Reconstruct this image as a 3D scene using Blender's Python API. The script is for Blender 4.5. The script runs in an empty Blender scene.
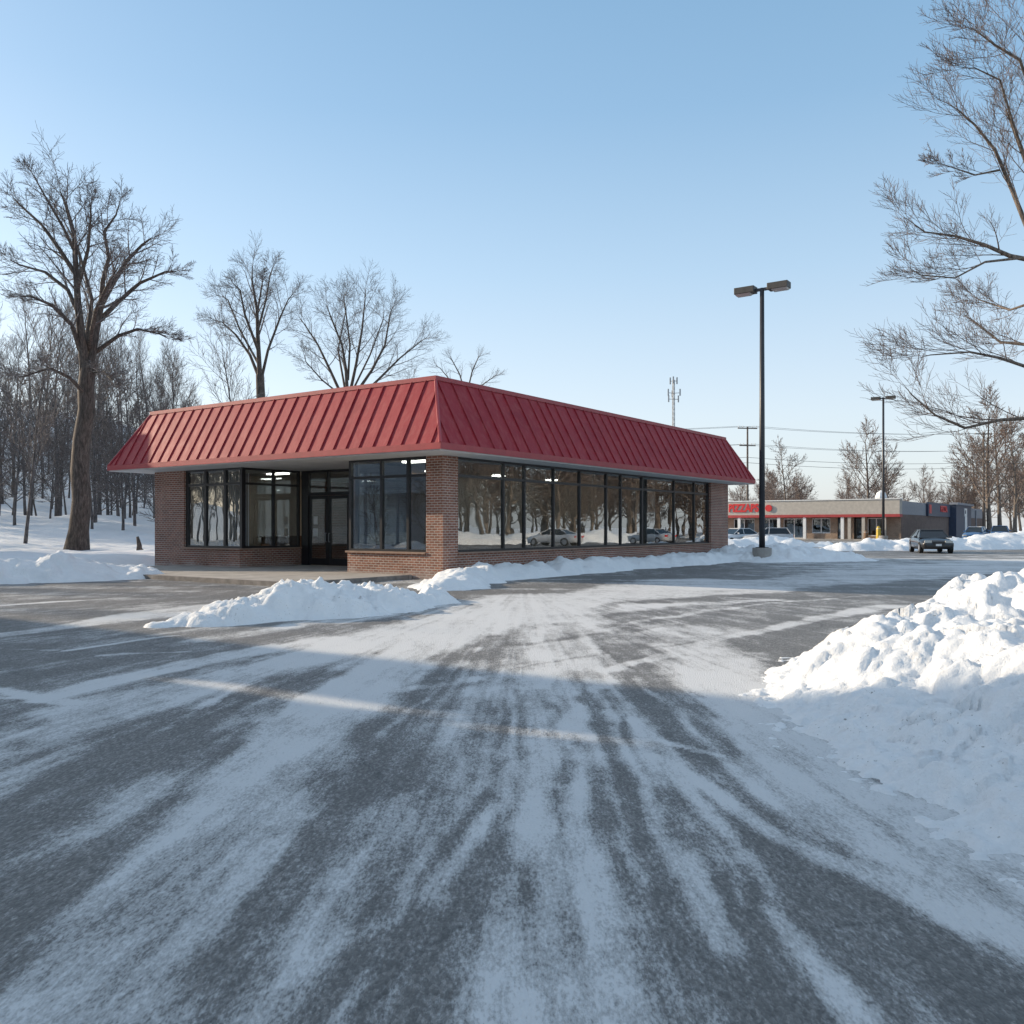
import bpy, math, random
import numpy as np
from mathutils import Vector, Matrix

random.seed(7)
S = bpy.context.scene
COL = S.collection
F = 893.0; HZ = 527.0; CH = 1.55

# ------------------------------------------------------------------ camera
cam = bpy.data.objects.new('camera', bpy.data.cameras.new('camera'))
COL.objects.link(cam); S.camera = cam
cam.data.sensor_width = 36.0; cam.data.lens = F/1024*36
cam.location = (0, 0, CH); cam.rotation_euler = (math.pi/2, 0, 0)
cam.data.shift_y = (HZ-512)/1024
cam.data.clip_end = 6000; cam.data.clip_start = 0.05

def gp(px, py, z=0.0):
    """ground point seen at a pixel of the survey photograph"""
    Y = F*(CH-z)/(py-HZ); return ((px-512)/F*Y, Y)

# ------------------------------------------------------------------ object helpers
def tag(o, label=None, cat=None, group=None, kind=None):
    if label: o['label'] = label
    if cat: o['category'] = cat
    if group: o['group'] = group
    if kind: o['kind'] = kind
    return o
def empty(name, loc=(0,0,0), rz=0.0):
    o = bpy.data.objects.new(name, None); COL.objects.link(o)
    o.location = loc; o.rotation_euler = (0,0,rz); o.empty_display_size = 0.3
    return o

class MB:
    def __init__(s): s.v = []; s.f = []; s.m = []; s.k = 0
    def quad(s, *p):
        n = len(s.v); s.v += [tuple(q) for q in p]; s.f.append(tuple(range(n, n+len(p)))); s.m.append(s.k)
    def box(s, x0, x1, y0, y1, z0, z1):
        n = len(s.v)
        s.v += [(x0,y0,z0),(x1,y0,z0),(x1,y1,z0),(x0,y1,z0),(x0,y0,z1),(x1,y0,z1),(x1,y1,z1),(x0,y1,z1)]
        for q in ((0,3,2,1),(4,5,6,7),(0,1,5,4),(1,2,6,5),(2,3,7,6),(3,0,4,7)):
            s.f.append(tuple(n+i for i in q)); s.m.append(s.k)
        return s
    def obox(s, c, ax, ay, az):
        c = Vector(c); ax=Vector(ax); ay=Vector(ay); az=Vector(az); n=len(s.v)
        for sx,sy,sz in ((-1,-1,-1),(1,-1,-1),(1,1,-1),(-1,1,-1),(-1,-1,1),(1,-1,1),(1,1,1),(-1,1,1)):
            s.v.append(tuple(c+ax*sx+ay*sy+az*sz))
        for q in ((0,3,2,1),(4,5,6,7),(0,1,5,4),(1,2,6,5),(2,3,7,6),(3,0,4,7)):
            s.f.append(tuple(n+i for i in q)); s.m.append(s.k)
        return s
    def tube(s, pts, rad, sides=5, cap=True):
        pts = [Vector(p) for p in pts]; n0 = len(s.v); N = len(pts)
        up = None
        for i, p in enumerate(pts):
            d = (pts[min(i+1,N-1)]-pts[max(i-1,0)])
            d = d.normalized() if d.length > 1e-9 else Vector((0,0,1))
            if up is None:
                up = Vector((1,0,0)) if abs(d.x) < .8 else Vector((0,1,0))
            a = (up - d*up.dot(d)).normalized(); b = d.cross(a); up = a
            r = rad[i] if hasattr(rad, '__len__') else rad
            for k in range(sides):
                t = 2*math.pi*k/sides
                q = p + a*(r*math.cos(t)) + b*(r*math.sin(t)); s.v.append((q.x,q.y,q.z))
        for i in range(N-1):
            for k in range(sides):
                k2 = (k+1) % sides
                s.f.append((n0+i*sides+k, n0+i*sides+k2, n0+(i+1)*sides+k2, n0+(i+1)*sides+k)); s.m.append(s.k)
        if cap:
            s.f.append(tuple(n0+k for k in reversed(range(sides)))); s.m.append(s.k)
            s.f.append(tuple(n0+(N-1)*sides+k for k in range(sides))); s.m.append(s.k)
        return s
    def mesh(s, name, mats, smooth=False):
        me = bpy.data.meshes.new(name); me.from_pydata(s.v, [], s.f)
        for m in (mats if isinstance(mats, (list,tuple)) else [mats]): me.materials.append(m)
        if isinstance(mats, (list,tuple)) and len(mats) > 1: me.polygons.foreach_set('material_index', s.m)
        if smooth: me.polygons.foreach_set('use_smooth', [True]*len(s.f))
        me.update(); return me
    def build(s, name, mats, parent=None, smooth=False, bevel=0):
        o = bpy.data.objects.new(name, s.mesh(name, mats, smooth)); COL.objects.link(o)
        if parent: o.parent = parent
        if bevel:
            b = o.modifiers.new('bevel', 'BEVEL'); b.width = bevel; b.segments = 2; b.limit_method = 'ANGLE'
        return o

# ------------------------------------------------------------------ numpy noise
def _hash(ix, iy, seed):
    h = (ix.astype(np.int64)*374761393 + iy.astype(np.int64)*668265263 + seed*1442695041) & 0xffffffff
    h = ((h ^ (h >> 13))*1274126177) & 0xffffffff
    h = ((h ^ (h >> 16))*2246822519) & 0xffffffff
    return ((h ^ (h >> 15)) & 0xffffff)/float(0xffffff)
def vnoise(x, y, seed=0):
    ix = np.floor(x); iy = np.floor(y); fx = x-ix; fy = y-iy
    fx = fx*fx*fx*(fx*(fx*6-15)+10); fy = fy*fy*fy*(fy*(fy*6-15)+10)
    a=_hash(ix,iy,seed); b=_hash(ix+1,iy,seed); c=_hash(ix,iy+1,seed); d=_hash(ix+1,iy+1,seed)
    return (a*(1-fx)+b*fx)*(1-fy)+(c*(1-fx)+d*fx)*fy
def fbm(x, y, oct=4, seed=0, gain=.5):
    t=0; a=1; n=0
    for i in range(oct):
        c, s_ = math.cos(i*.9), math.sin(i*.9)
        t = t + a*vnoise((x*c-y*s_)*2**i+i*17.3, (x*s_+y*c)*2**i-i*9.1, seed+i); n += a; a *= gain
    return t/n
def worley(x, y, seed=0):
    ix = np.floor(x); iy = np.floor(y); best = np.full(x.shape, 9.0); idv = np.zeros(x.shape)
    for dx in (-1,0,1):
        for dy in (-1,0,1):
            cx = ix+dx; cy = iy+dy
            jx = cx+_hash(cx,cy,seed); jy = cy+_hash(cx,cy,seed+77)
            d = (jx-x)**2+(jy-y)**2; m = d < best
            best = np.where(m, d, best); idv = np.where(m, _hash(cx,cy,seed+5), idv)
    return np.sqrt(best), idv
def sstep(a, b, x):
    t = np.clip((x-a)/(b-a), 0, 1); return t*t*(3-2*t)

# ------------------------------------------------------------------ materials
def new_mat(name):
    m = bpy.data.materials.new(name); m.use_nodes = True
    nt = m.node_tree; b = nt.nodes['Principled BSDF']
    return m, nt, b
def N(nt, t, **kw):
    n = nt.nodes.new(t)
    for k, v in kw.items():
        if k in n.inputs.keys() if isinstance(k, str) else False: n.inputs[k].default_value = v
        else: setattr(n, k, v)
    return n
def L(nt, a, b): nt.links.new(a, b)
def coord(nt, scale=None, kind='Object'):
    tc = nt.nodes.new('ShaderNodeTexCoord'); o = tc.outputs[kind]
    if scale is not None:
        mp = nt.nodes.new('ShaderNodeMapping'); mp.inputs['Scale'].default_value = scale; L(nt, o, mp.inputs[0]); o = mp.outputs[0]
    return o
def noise(nt, vec, scale, detail=3, rough=.55):
    n = nt.nodes.new('ShaderNodeTexNoise'); n.inputs['Scale'].default_value = scale
    n.inputs['Detail'].default_value = detail; n.inputs['Roughness'].default_value = rough
    L(nt, vec, n.inputs['Vector']); return n.outputs['Fac']
def ramp(nt, fac, stops):
    r = nt.nodes.new('ShaderNodeValToRGB'); e = r.color_ramp.elements
    while len(e) < len(stops): e.new(.5)
    for el, (p, c) in zip(e, stops):
        el.position = p; el.color = (c[0], c[1], c[2], 1) if hasattr(c, '__len__') else (c, c, c, 1)
    L(nt, fac, r.inputs[0]); return r.outputs[0]
def mathn(nt, op, a, b=None, c=None):
    n = nt.nodes.new('ShaderNodeMath'); n.operation = op
    for i, v in enumerate((a, b, c)):
        if v is None: continue
        if isinstance(v, (int, float)): n.inputs[i].default_value = v
        else: L(nt, v, n.inputs[i])
    return n.outputs[0]
def mix(nt, fac, a, b, blend='MIX'):
    n = nt.nodes.new('ShaderNodeMix'); n.data_type = 'RGBA'; n.blend_type = blend
    for i, v in ((0, fac), (6, a), (7, b)):
        if isinstance(v, (int, float)): n.inputs[i].default_value = v
        elif isinstance(v, tuple): n.inputs[i].default_value = (v[0], v[1], v[2], 1)
        else: L(nt, v, n.inputs[i])
    return n.outputs[2]
def bump(nt, b, h, strength, dist, prev=None):
    n = nt.nodes.new('ShaderNodeBump'); n.inputs['Strength'].default_value = strength
    n.inputs['Distance'].default_value = dist; L(nt, h, n.inputs['Height'])
    if prev: L(nt, prev, n.inputs['Normal'])
    L(nt, n.outputs[0], b.inputs['Normal']); return n.outputs[0]

def m_plain(name, c, rough=.6, var=.15, metal=0, scale=3, bmp=0):
    m, nt, b = new_mat(name); o = coord(nt)
    f = noise(nt, o, scale, 5)
    lo = tuple(x*(1-var) for x in c); hi = tuple(min(1, x*(1+var)) for x in c)
    L(nt, ramp(nt, f, [(.3, lo), (.7, hi)]), b.inputs['Base Color'])
    b.inputs['Roughness'].default_value = rough; b.inputs['Metallic'].default_value = metal
    if bmp: bump(nt, b, noise(nt, o, scale*12, 3), .4, bmp)
    return m

def m_snow(name, dirt=.25):
    m, nt, b = new_mat(name); o = coord(nt)
    f1 = noise(nt, o, 2.2, 5, .6); f2 = noise(nt, o, 14, 4, .6)
    c = ramp(nt, f1, [(.3, (.83,.84,.85)), (.7, (.9,.9,.9))])
    if dirt:
        d = ramp(nt, mathn(nt, 'MULTIPLY', f1, f2), [(.33, 0), (.47, dirt)])
        c = mix(nt, d, c, (.45,.43,.41))
        gt = mathn(nt, 'MULTIPLY', ramp(nt, noise(nt, o, 38, 2, .5), [(.66,0),(.72,1)]), ramp(nt, f1, [(.5,0),(.62,.75)]))
        c = mix(nt, gt, c, (.16,.14,.12))
    L(nt, c, b.inputs['Base Color'])
    b.inputs['Roughness'].default_value = .65; b.inputs['Specular IOR Level'].default_value = .25
    b.inputs['Subsurface Weight'].default_value = .0
    p = bump(nt, b, noise(nt, o, 7, 8, .7), .7, .06)
    bump(nt, b, noise(nt, o, 70, 3, .6), .5, .012, p)
    return m
SNOW = m_snow('snow', .1); SNOWF = m_snow('field_snow', .12)

def m_brick(name, c1, c2, mortar, rot=True, bw=.21, rh=.076):
    m, nt, b = new_mat(name)
    o = coord(nt); sp = nt.nodes.new('ShaderNodeSeparateXYZ'); L(nt, o, sp.inputs[0])
    u = mathn(nt, 'ADD', sp.outputs[0], sp.outputs[1])
    cb = nt.nodes.new('ShaderNodeCombineXYZ'); L(nt, u, cb.inputs[0]); L(nt, sp.outputs[2], cb.inputs[1])
    br = nt.nodes.new('ShaderNodeTexBrick'); L(nt, cb.outputs[0], br.inputs['Vector'])
    br.inputs['Scale'].default_value = 1; br.inputs['Brick Width'].default_value = bw
    br.inputs['Row Height'].default_value = rh; br.inputs['Mortar Size'].default_value = .011
    br.inputs['Mortar Smooth'].default_value = .2; br.inputs['Bias'].default_value = -.1
    br.inputs['Color1'].default_value = (*c1,1); br.inputs['Color2'].default_value = (*c2,1); br.inputs['Mortar'].default_value = (*mortar,1)
    f = noise(nt, o, 1.3, 5); f2 = noise(nt, o, 25, 3)
    c = mix(nt, 1.0, br.outputs['Color'], ramp(nt, f, [(.3,.78),(.7,1.12)]), 'MULTIPLY')
    c = mix(nt, 1.0, c, ramp(nt, f2, [(.3,.8),(.7,1.15)]), 'MULTIPLY')
    st = mathn(nt, 'ADD', mathn(nt, 'MULTIPLY', sp.outputs[2], -1.4), f)
    c = mix(nt, ramp(nt, st, [(.1,0),(.45,.42)]), c, (.5,.46,.43))
    L(nt, c, b.inputs['Base Color']); b.inputs['Roughness'].default_value = .85
    bump(nt, b, mathn(nt, 'ADD', mathn(nt, 'MULTIPLY', br.outputs['Fac'], -1.0), mathn(nt,'MULTIPLY', f2, .3)), .8, .008)
    return m
BRICK = m_brick('red_brown_brick', (.31,.125,.078), (.19,.078,.052), (.46,.4,.35))
BRICK_FAR = m_brick('brown_brick', (.16,.10,.08), (.12,.075,.06), (.24,.2,.18))
BRICK_TAN = m_brick('tan_brick', (.33,.22,.15), (.26,.16,.11), (.4,.34,.28))

def m_roof():
    m, nt, b = new_mat('red_standing_seam_metal'); o = coord(nt)
    f = noise(nt, o, .9, 6, .65)
    g = noise(nt, coord(nt, (3.0, 3.0, .35)), 2.0, 5, .6)
    c = ramp(nt, f, [(.25,(.26,.018,.028)),(.5,(.31,.024,.034)),(.75,(.34,.038,.046))])
    c = mix(nt, ramp(nt, g, [(.45,0),(.7,.5)]), c, (.40,.11,.11))
    c = mix(nt, ramp(nt, noise(nt, coord(nt,(6,6,.5)), 2.5, 4, .7), [(.55,0),(.75,.35)]), c, (.17,.02,.024))
    L(nt, c, b.inputs['Base Color']); b.inputs['Metallic'].default_value = 0; b.inputs['Specular IOR Level'].default_value = .25
    L(nt, ramp(nt, g, [(.3,.5),(.7,.7)]), b.inputs['Roughness'])
    bump(nt, b, noise(nt, coord(nt, (1,1,.5)), 1.6, 2), .35, .05)
    return m
ROOF = m_roof()
TRIM = m_plain('red_trim_metal', (.34,.04,.048), .4, .12)
SOFFIT = m_plain('painted_soffit', (.55,.55,.54), .7, .08)
FRAME = m_plain('dark_bronze_aluminium', (.018,.018,.02), .35, .2)
CONC = m_plain('concrete', (.36,.33,.3), .9, .22, scale=1.5, bmp=.004)
KERB = m_plain('kerb_concrete', (.22,.2,.185), .9, .3, scale=4, bmp=.006)
SILL = m_plain('stone_sill', (.3,.2,.15), .85, .2)
INWALL = m_plain('interior_paint', (.5,.46,.4), .9, .1)
INFLOOR = m_plain('interior_floor', (.12,.1,.085), .5, .2)
BLIND = m_plain('vertical_blind_fabric', (.62,.66,.68), .8, .08)
POLE = m_plain('dark_bronze_pole', (.035,.035,.04), .45, .2)
LAMPH = m_plain('weathered_lamp_housing', (.05,.046,.042), .55, .25)
LENS = m_plain('lamp_lens', (.5,.5,.47), .3, .1)
WOODP = m_plain('weathered_pole_wood', (.14,.11,.09), .9, .2)
STEEL = m_plain('galvanised_steel', (.3,.31,.32), .5, .15, metal=.4)
BEIGE = m_plain('beige_stucco', (.46,.42,.37), .9, .1)
GREYM = m_plain('grey_metal_siding', (.24,.25,.28), .6, .12)
NAVY = m_plain('dark_blue_panel', (.03,.045,.085), .5, .15)
WHITE = m_plain('white_paint', (.75,.75,.74), .5, .06)
REDP = m_plain('red_sign_paint', (.6,.03,.03), .5, .1)
REDB = m_plain('red_awning_band', (.4,.05,.05), .6, .12)
NBW = m_plain('painted_block_wall', (.42,.46,.5), .85, .15, scale=.6)
RUBBER = m_plain('tyre_rubber', (.02,.02,.02), .85, .1)
RIM = m_plain('wheel_alloy', (.4,.4,.42), .35, .1, metal=.7)
YEL = m_plain('yellow_paint', (.6,.42,.05), .6, .1)
BRWN = m_plain('brown_goods', (.16,.09,.05), .7, .2)

def m_glass(name, base, gain, tint, wav=.02):
    m, nt, b = new_mat(name); nt.nodes.remove(b)
    out = nt.nodes['Material Output']
    lw = nt.nodes.new('ShaderNodeLayerWeight'); lw.inputs[0].default_value = .5
    p = mathn(nt, 'POWER', lw.outputs['Facing'], 2.6)
    f = mathn(nt, 'MINIMUM', mathn(nt, 'ADD', mathn(nt, 'MULTIPLY', p, gain), base), 1.0)
    gl = nt.nodes.new('ShaderNodeBsdfGlossy'); gl.inputs['Roughness'].default_value = .01; gl.inputs['Color'].default_value = (.93,.95,.96,1)
    tr = nt.nodes.new('ShaderNodeBsdfTransparent'); tr.inputs[0].default_value = (*tint,1)
    o = coord(nt); bp = nt.nodes.new('ShaderNodeBump'); bp.inputs['Strength'].default_value = .3; bp.inputs['Distance'].default_value = wav
    L(nt, noise(nt, o, .7, 2), bp.inputs['Height']); L(nt, bp.outputs[0], gl.inputs['Normal'])
    mx = nt.nodes.new('ShaderNodeMixShader'); L(nt, f, mx.inputs[0]); L(nt, tr.outputs[0], mx.inputs[1]); L(nt, gl.outputs[0], mx.inputs[2])
    L(nt, mx.outputs[0], out.inputs[0]); return m
GLASS = m_glass('tinted_window_glass', .13, .8, (.68,.72,.74), .01)
CARGLASS = m_plain('car_glass', (.012,.02,.028), .06, .1)

def m_emit(name, c, s):
    m, nt, b = new_mat(name); b.inputs['Base Color'].default_value = (.8,.8,.8,1)
    b.inputs['Emission Color'].default_value = (*c,1); b.inputs['Emission Strength'].default_value = s; return m
LITW = m_emit('lit_lamp_white', (1,.93,.8), 7.0)
LITO = m_emit('lit_lamp_amber', (1,.55,.2), 5.0)

def m_bark(name, c, snow=0.0):
    m, nt, b = new_mat(name)
    f = noise(nt, coord(nt, (6,6,1.4)), 1.9, 7, .75); o = coord(nt)
    col = ramp(nt, f, [(.36, tuple(x*.4 for x in c)), (.5, c), (.64, tuple(x*1.9 for x in c))])
    if snow:
        g = nt.nodes.new('ShaderNodeNewGeometry'); sp = nt.nodes.new('ShaderNodeSeparateXYZ'); L(nt, g.outputs['Normal'], sp.inputs[0])
        k = mathn(nt, 'ADD', sp.outputs[2], mathn(nt, 'MULTIPLY', mathn(nt, 'SUBTRACT', noise(nt, o, 1.7, 4), .5), 1.6))
        col = mix(nt, ramp(nt, k, [(.86, 0), (.98, snow)]), col, (.85,.87,.9))
    L(nt, col, b.inputs['Base Color']); b.inputs['Roughness'].default_value = .9
    bump(nt, b, f, .7, .03); return m
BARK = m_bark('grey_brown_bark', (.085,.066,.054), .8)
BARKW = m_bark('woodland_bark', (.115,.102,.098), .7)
BARKL = m_bark('tan_bark', (.15,.12,.098))  # lighter tan bark for the right-edge, distant and mirrored trees
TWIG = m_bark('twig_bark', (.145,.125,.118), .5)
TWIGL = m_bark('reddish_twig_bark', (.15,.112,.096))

# ------------------------------------------------------------------ ground
def terrain(x, y):
    """snow ground height away from the lot (left bank and wooded hill)"""
    l = sstep(-10, -30, x + (y-30)*.0)                      # only on the left
    bank = 2.3*sstep(46, 67, y)*sstep(-8, -26, x + .15*(y-40))
    hill = 13.5*sstep(66, 128, y - .25*(x+60))*sstep(-10, -60, x + .12*(y-60))
    behind = 3.0*sstep(70, 150, y)*sstep(30, -20, x)
    return (bank + hill + behind)*1.0 + .12*(fbm(x*.25, y*.25, 4, 3)-.5)*sstep(34, 40, y+0*x)*sstep(-6,-14,x)

def grid_mesh(name, xs, ys, zf, mats, attr=None, smooth=True, keep=None):
    X, Y = np.meshgrid(xs, ys); Z = zf(X, Y)
    nx, ny = len(xs), len(ys)
    co = np.stack([X.ravel(), Y.ravel(), Z.ravel()], 1)
    i = np.arange((ny-1)*(nx-1)); r = i//(nx-1); c = i % (nx-1); a = r*nx+c
    q = np.stack([a, a+1, a+nx+1, a+nx], 1)
    if keep is not None:
        k = keep(X, Y, Z).ravel(); q = q[k[q].any(axis=1)]
        used = np.zeros(len(co), bool); used[q.ravel()] = True
        remap = np.cumsum(used)-1; q = remap[q]; co = co[used]
    else: used = np.ones(len(co), bool)
    me = bpy.data.meshes.new(name)
    me.vertices.add(len(co)); me.vertices.foreach_set('co', co.ravel().astype(np.float32))
    me.loops.add(len(q)*4); me.loops.foreach_set('vertex_index', q.ravel().astype(np.int32))
    me.polygons.add(len(q)); me.polygons.foreach_set('loop_start', (np.arange(len(q))*4).astype(np.int32))
    me.polygons.foreach_set('loop_total', np.full(len(q), 4, np.int32))
    if smooth: me.polygons.foreach_set('use_smooth', np.ones(len(q), bool))
    me.update(calc_edges=True)
    if attr is not None:
        for an, fn in attr.items():
            at = me.attributes.new(an, 'FLOAT', 'POINT'); at.data.foreach_set('value', fn(X, Y).ravel()[used].astype(np.float32))
    me.materials.append(mats)
    o = bpy.data.objects.new(name, me); COL.objects.link(o); return o

def cat(*a): return np.unique(np.concatenate(a))
gx = cat(np.arange(-160, 161, 4.0), np.array([-3000,-1500,-800,-400,-250,250,400,800,1500,3000.]), np.arange(-60,0,2.0))
gy = cat(np.arange(-60, 200, 3.0), np.array([-2000,-800,-300,-120,230,280,350,500,800,1500,3500.]))
g = grid_mesh('ground', gx, gy, lambda X, Y: terrain(X, Y)-.03, SNOWF)
tag(g, kind='structure')

# tyre tracks and drifted powder on the asphalt: centre lines with widths in metres, surveyed from the photograph
TR = [ # (list of (px,py,width px), strength, softness)
 ([(60,1060,200),(85,1000,190),(170,885,175),(258,785,130),(332,710,100),(390,660,80),(450,630,80),(560,602,110),(700,582,150)], .98, .35),
 ([(-60,800,150),(0,757,150),(100,712,120),(220,680,100),(330,652,100),(450,622,110),(560,598,120)], .85, .5),
 ([(480,690,36),(440,780,52),(380,860,60),(310,950,60),(240,1040,60)], .55, .7),
 ([(560,620,90),(535,690,85),(532,790,78),(565,880,70),(600,960,90),(620,1050,150)], .78, .5),
 ([(575,640,40),(605,710,30),(642,790,34),(680,850,62),(735,945,56)], .8, .6),
 ([(590,680,16),(662,760,24),(722,840,20),(790,920,20),(870,1024,26)], .62, .6),
 ([(640,755,10),(700,782,15),(770,835,24),(870,878,40),(950,912,50),(1030,955,70)], .95, .5),
 ([(600,715,40),(650,740,14),(712,757,10)], .9, .3),
 ([(680,630,110),(715,665,100),(745,720,80),(805,790,95),(900,850,130),(1040,920,170)], .85, .6),
 ([(765,680,60),(790,735,70),(840,780,90),(920,815,110),(1040,870,140)], 1.0, .7),
 ([(735,660,50),(745,700,60),(790,770,60),(860,815,70),(940,850,90),(1040,890,120)], 1.0, .8),
 ([(-20,648,10),(60,651,10),(165,636,10)], .85, .3),
 ([(0,688,30),(70,703,40)], .85, .3),
 ([(-10,697,30),(55,700,30),(120,680,30),(200,662,40),(270,649,50),(330,640,60)], .8, .4),
 ([(100,656,24),(130,654,26),(185,652,26)], .7, .3),
 ([(258,990,16),(350,938,34),(420,905,36),(470,850,22),(505,780,16)], .62, .8),
 ([(505,880,26),(515,940,50),(520,1050,100)], .5, .8),
 ([(-10,607,16),(60,602,14),(125,598,12)], .75, .3),
 ([(-40,640,60),(60,628,50),(150,615,60),(230,606,60)], .85, .4),
 ([(430,640,60),(530,618,90),(650,606,80),(780,600,40)], .8, .6),
 ([(600,672,16),(650,660,18),(700,643,22),(800,622,30),(900,606,40)], .85, .4),
 ([(480,610,60),(620,598,110),(730,590,140),(830,580,160),(950,569,200),(1060,562,260)], .9, .4),
 ([(200,640,50),(330,622,60),(450,606,80),(520,596,70)], .6, .5),
 ([(300,700,26),(400,690,26),(470,680,40),(560,670,60)], .5, .6),
 ([(-40,900,60),(60,840,46),(170,770,36),(280,700,26)], .42, .8),
 ([(820,575,200),(950,560,300),(1100,556,300)], .35, .8),
 ([(610,890,30),(700,1010,50),(740,1050,50)], .35, .8),
]
for pl_, w_, st_ in (
 ([(508,665),(482,740),(445,830),(380,940),(320,1050)], 7, .6), ([(522,665),(502,745),(470,840),(420,945),(370,1050)], 6, .5),
 ([(545,668),(560,760),(585,860),(640,1050)], 7, .6), ([(560,668),(582,760),(625,880),(700,1050)], 6, .55),
 ([(575,660),(612,735),(672,820),(760,930),(850,1050)], 6, .6), ([(430,650),(350,720),(240,820),(120,930),(20,1030)], 9, .5),
 ([(470,648),(395,725),(300,830),(200,940),(120,1040)], 8, .5), ([(610,655),(680,730),(770,800),(880,860),(1030,930)], 8, .5),
 ([(360,640),(240,690),(120,750),(0,820)], 12, .5), ([(560,640),(640,622),(740,606),(860,596)], 14, .5),
 ([(470,625),(600,596),(760,580),(900,570)], 18, .5)):
    TR.append(([(x_, y_, w_*(1+(y_-650)/250.)) for x_, y_ in pl_], st_, .6))
BARE = [ # bare wheel ruts pressed clean through the powder
 ([(575,690,9),(600,760,12),(640,850,15),(700,960,18),(750,1050,22)], .8), ([(598,690,9),(630,760,11),(690,850,15),(770,960,18)], .7),
 ([(520,690,8),(510,770,11),(490,870,15),(460,1000,20)], .55), ([(548,690,8),(552,800,12),(570,900,16),(590,1040,22)], .5),
 ([(470,660,10),(400,740,14),(310,850,20),(220,960,26)], .35), ([(380,650,12),(270,720,16),(130,820,22),(0,920,30)], .4),
 ([(700,640,14),(600,655,12),(520,668,10)], .4), ([(800,612,26),(650,628,24),(520,645,20)], .45), ([(840,590,30),(700,604,30),(560,625,26)], .4)]
def dust(X, Y):
    tot = np.zeros(X.shape); wob = .10+.03*np.clip(Y, 0, 30)
    Xw = X + (fbm(X*.9, Y*.35, 3, 21)-.5)*wob*1.2 + (fbm(X*5, Y*2, 3, 22)-.5)*.12; Yw = Y
    for pts, st, soft in TR:
        g_ = [(*gp(p[0], p[1]), p[2]/F*gp(p[0], p[1])[1]) for p in pts]
        xm = min(p[0]-p[2] for p in g_)-2; xM = max(p[0]+p[2] for p in g_)+2
        m = (X > xm) & (X < xM) & (Y > min(p[1] for p in g_)-3) & (Y < max(p[1] for p in g_)+3)
        x = Xw[m]; y = Yw[m]; v = np.zeros(x.shape)
        for (ax, ay, aw), (bx, by, bw) in zip(g_[:-1], g_[1:]):
            dx, dy = bx-ax, by-ay; l2 = dx*dx+dy*dy; l = math.sqrt(l2)
            t = np.clip(((x-ax)*dx+(y-ay)*dy)/l2, 0, 1)
            d = np.hypot(x-(ax+t*dx), y-(ay+t*dy))
            w = (aw+(bw-aw)*t)*max(abs(dy)/l, .22)*.5
            v = np.maximum(v, 1-sstep(w*(1-soft), w*(1+soft*.8)+.02, d))
        # broken up along the wheel direction
        sub = tot[m]; tot[m] = 1-(1-sub)*(1-v*st)
    for pts, st in BARE:
        g_ = [(*gp(p[0], p[1]), p[2]/F*gp(p[0], p[1])[1]) for p in pts]
        m = (X > min(p[0] for p in g_)-1.5) & (X < max(p[0] for p in g_)+1.5) & (Y > min(p[1] for p in g_)-1) & (Y < max(p[1] for p in g_)+1)
        x = Xw[m]; y = Yw[m]; v = np.zeros(x.shape)
        for (ax, ay, aw), (bx, by, bw) in zip(g_[:-1], g_[1:]):
            dx, dy = bx-ax, by-ay; l2 = dx*dx+dy*dy; t = np.clip(((x-ax)*dx+(y-ay)*dy)/l2, 0, 1)
            d = np.hypot(x-(ax+t*dx), y-(ay+t*dy)); w = (aw+(bw-aw)*t)*max(abs(dy)/math.sqrt(l2), .22)*.5
            v = np.maximum(v, 1-sstep(w*.4, w*1.3+.02, d))
        tot[m] *= 1-v*st
    ang = np.arctan2(X-.3, 24-Y); rad = np.hypot(X-.3, 24-Y)
    stk = fbm(ang*38, rad*.22, 4, 31, .6); stk2 = fbm(ang*130, rad*.6, 3, 41, .6)
    near = sstep(26, 16, Y)
    latS = fbm(X*.18, Y*2.2 + X*.25, 4, 51, .6)               # farther out the wheels run across the view
    s = near*(stk*.6+stk2*.4) + (1-near)*latS
    patch = fbm(X*.35, Y*.35, 4, 61); rag = fbm(X*2.6, Y*1.3, 6, 81, .65)
    v = np.clip(tot*.80 + .13 + .08*sstep(10,16,Y), 0, 1)
    return np.clip(v + (s-.5)*(.8+2.4*v*(1.1-v)) + (patch-.5)*.5 + (rag-.5)*(.6+3.2*v*(1-v)), 0, 1.25)
lx = cat(np.arange(-6, 6, .035), np.arange(-14, 14, .09), np.arange(-40, 60, .35), np.arange(60, 141, 1.5), np.arange(-60,-40,1.))
ly = cat(np.arange(1.5, 8, .04), np.arange(8, 16, .07), np.arange(16, 34, .12), np.arange(34, 60, .35), np.arange(60, 112, 1.0), np.arange(-20, 1.5, 1.))
def a_ang(X, Y): return np.arctan2(X-.3, 24-Y)
def a_rad(X, Y): return np.hypot(X-.3, 24-Y)
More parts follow.
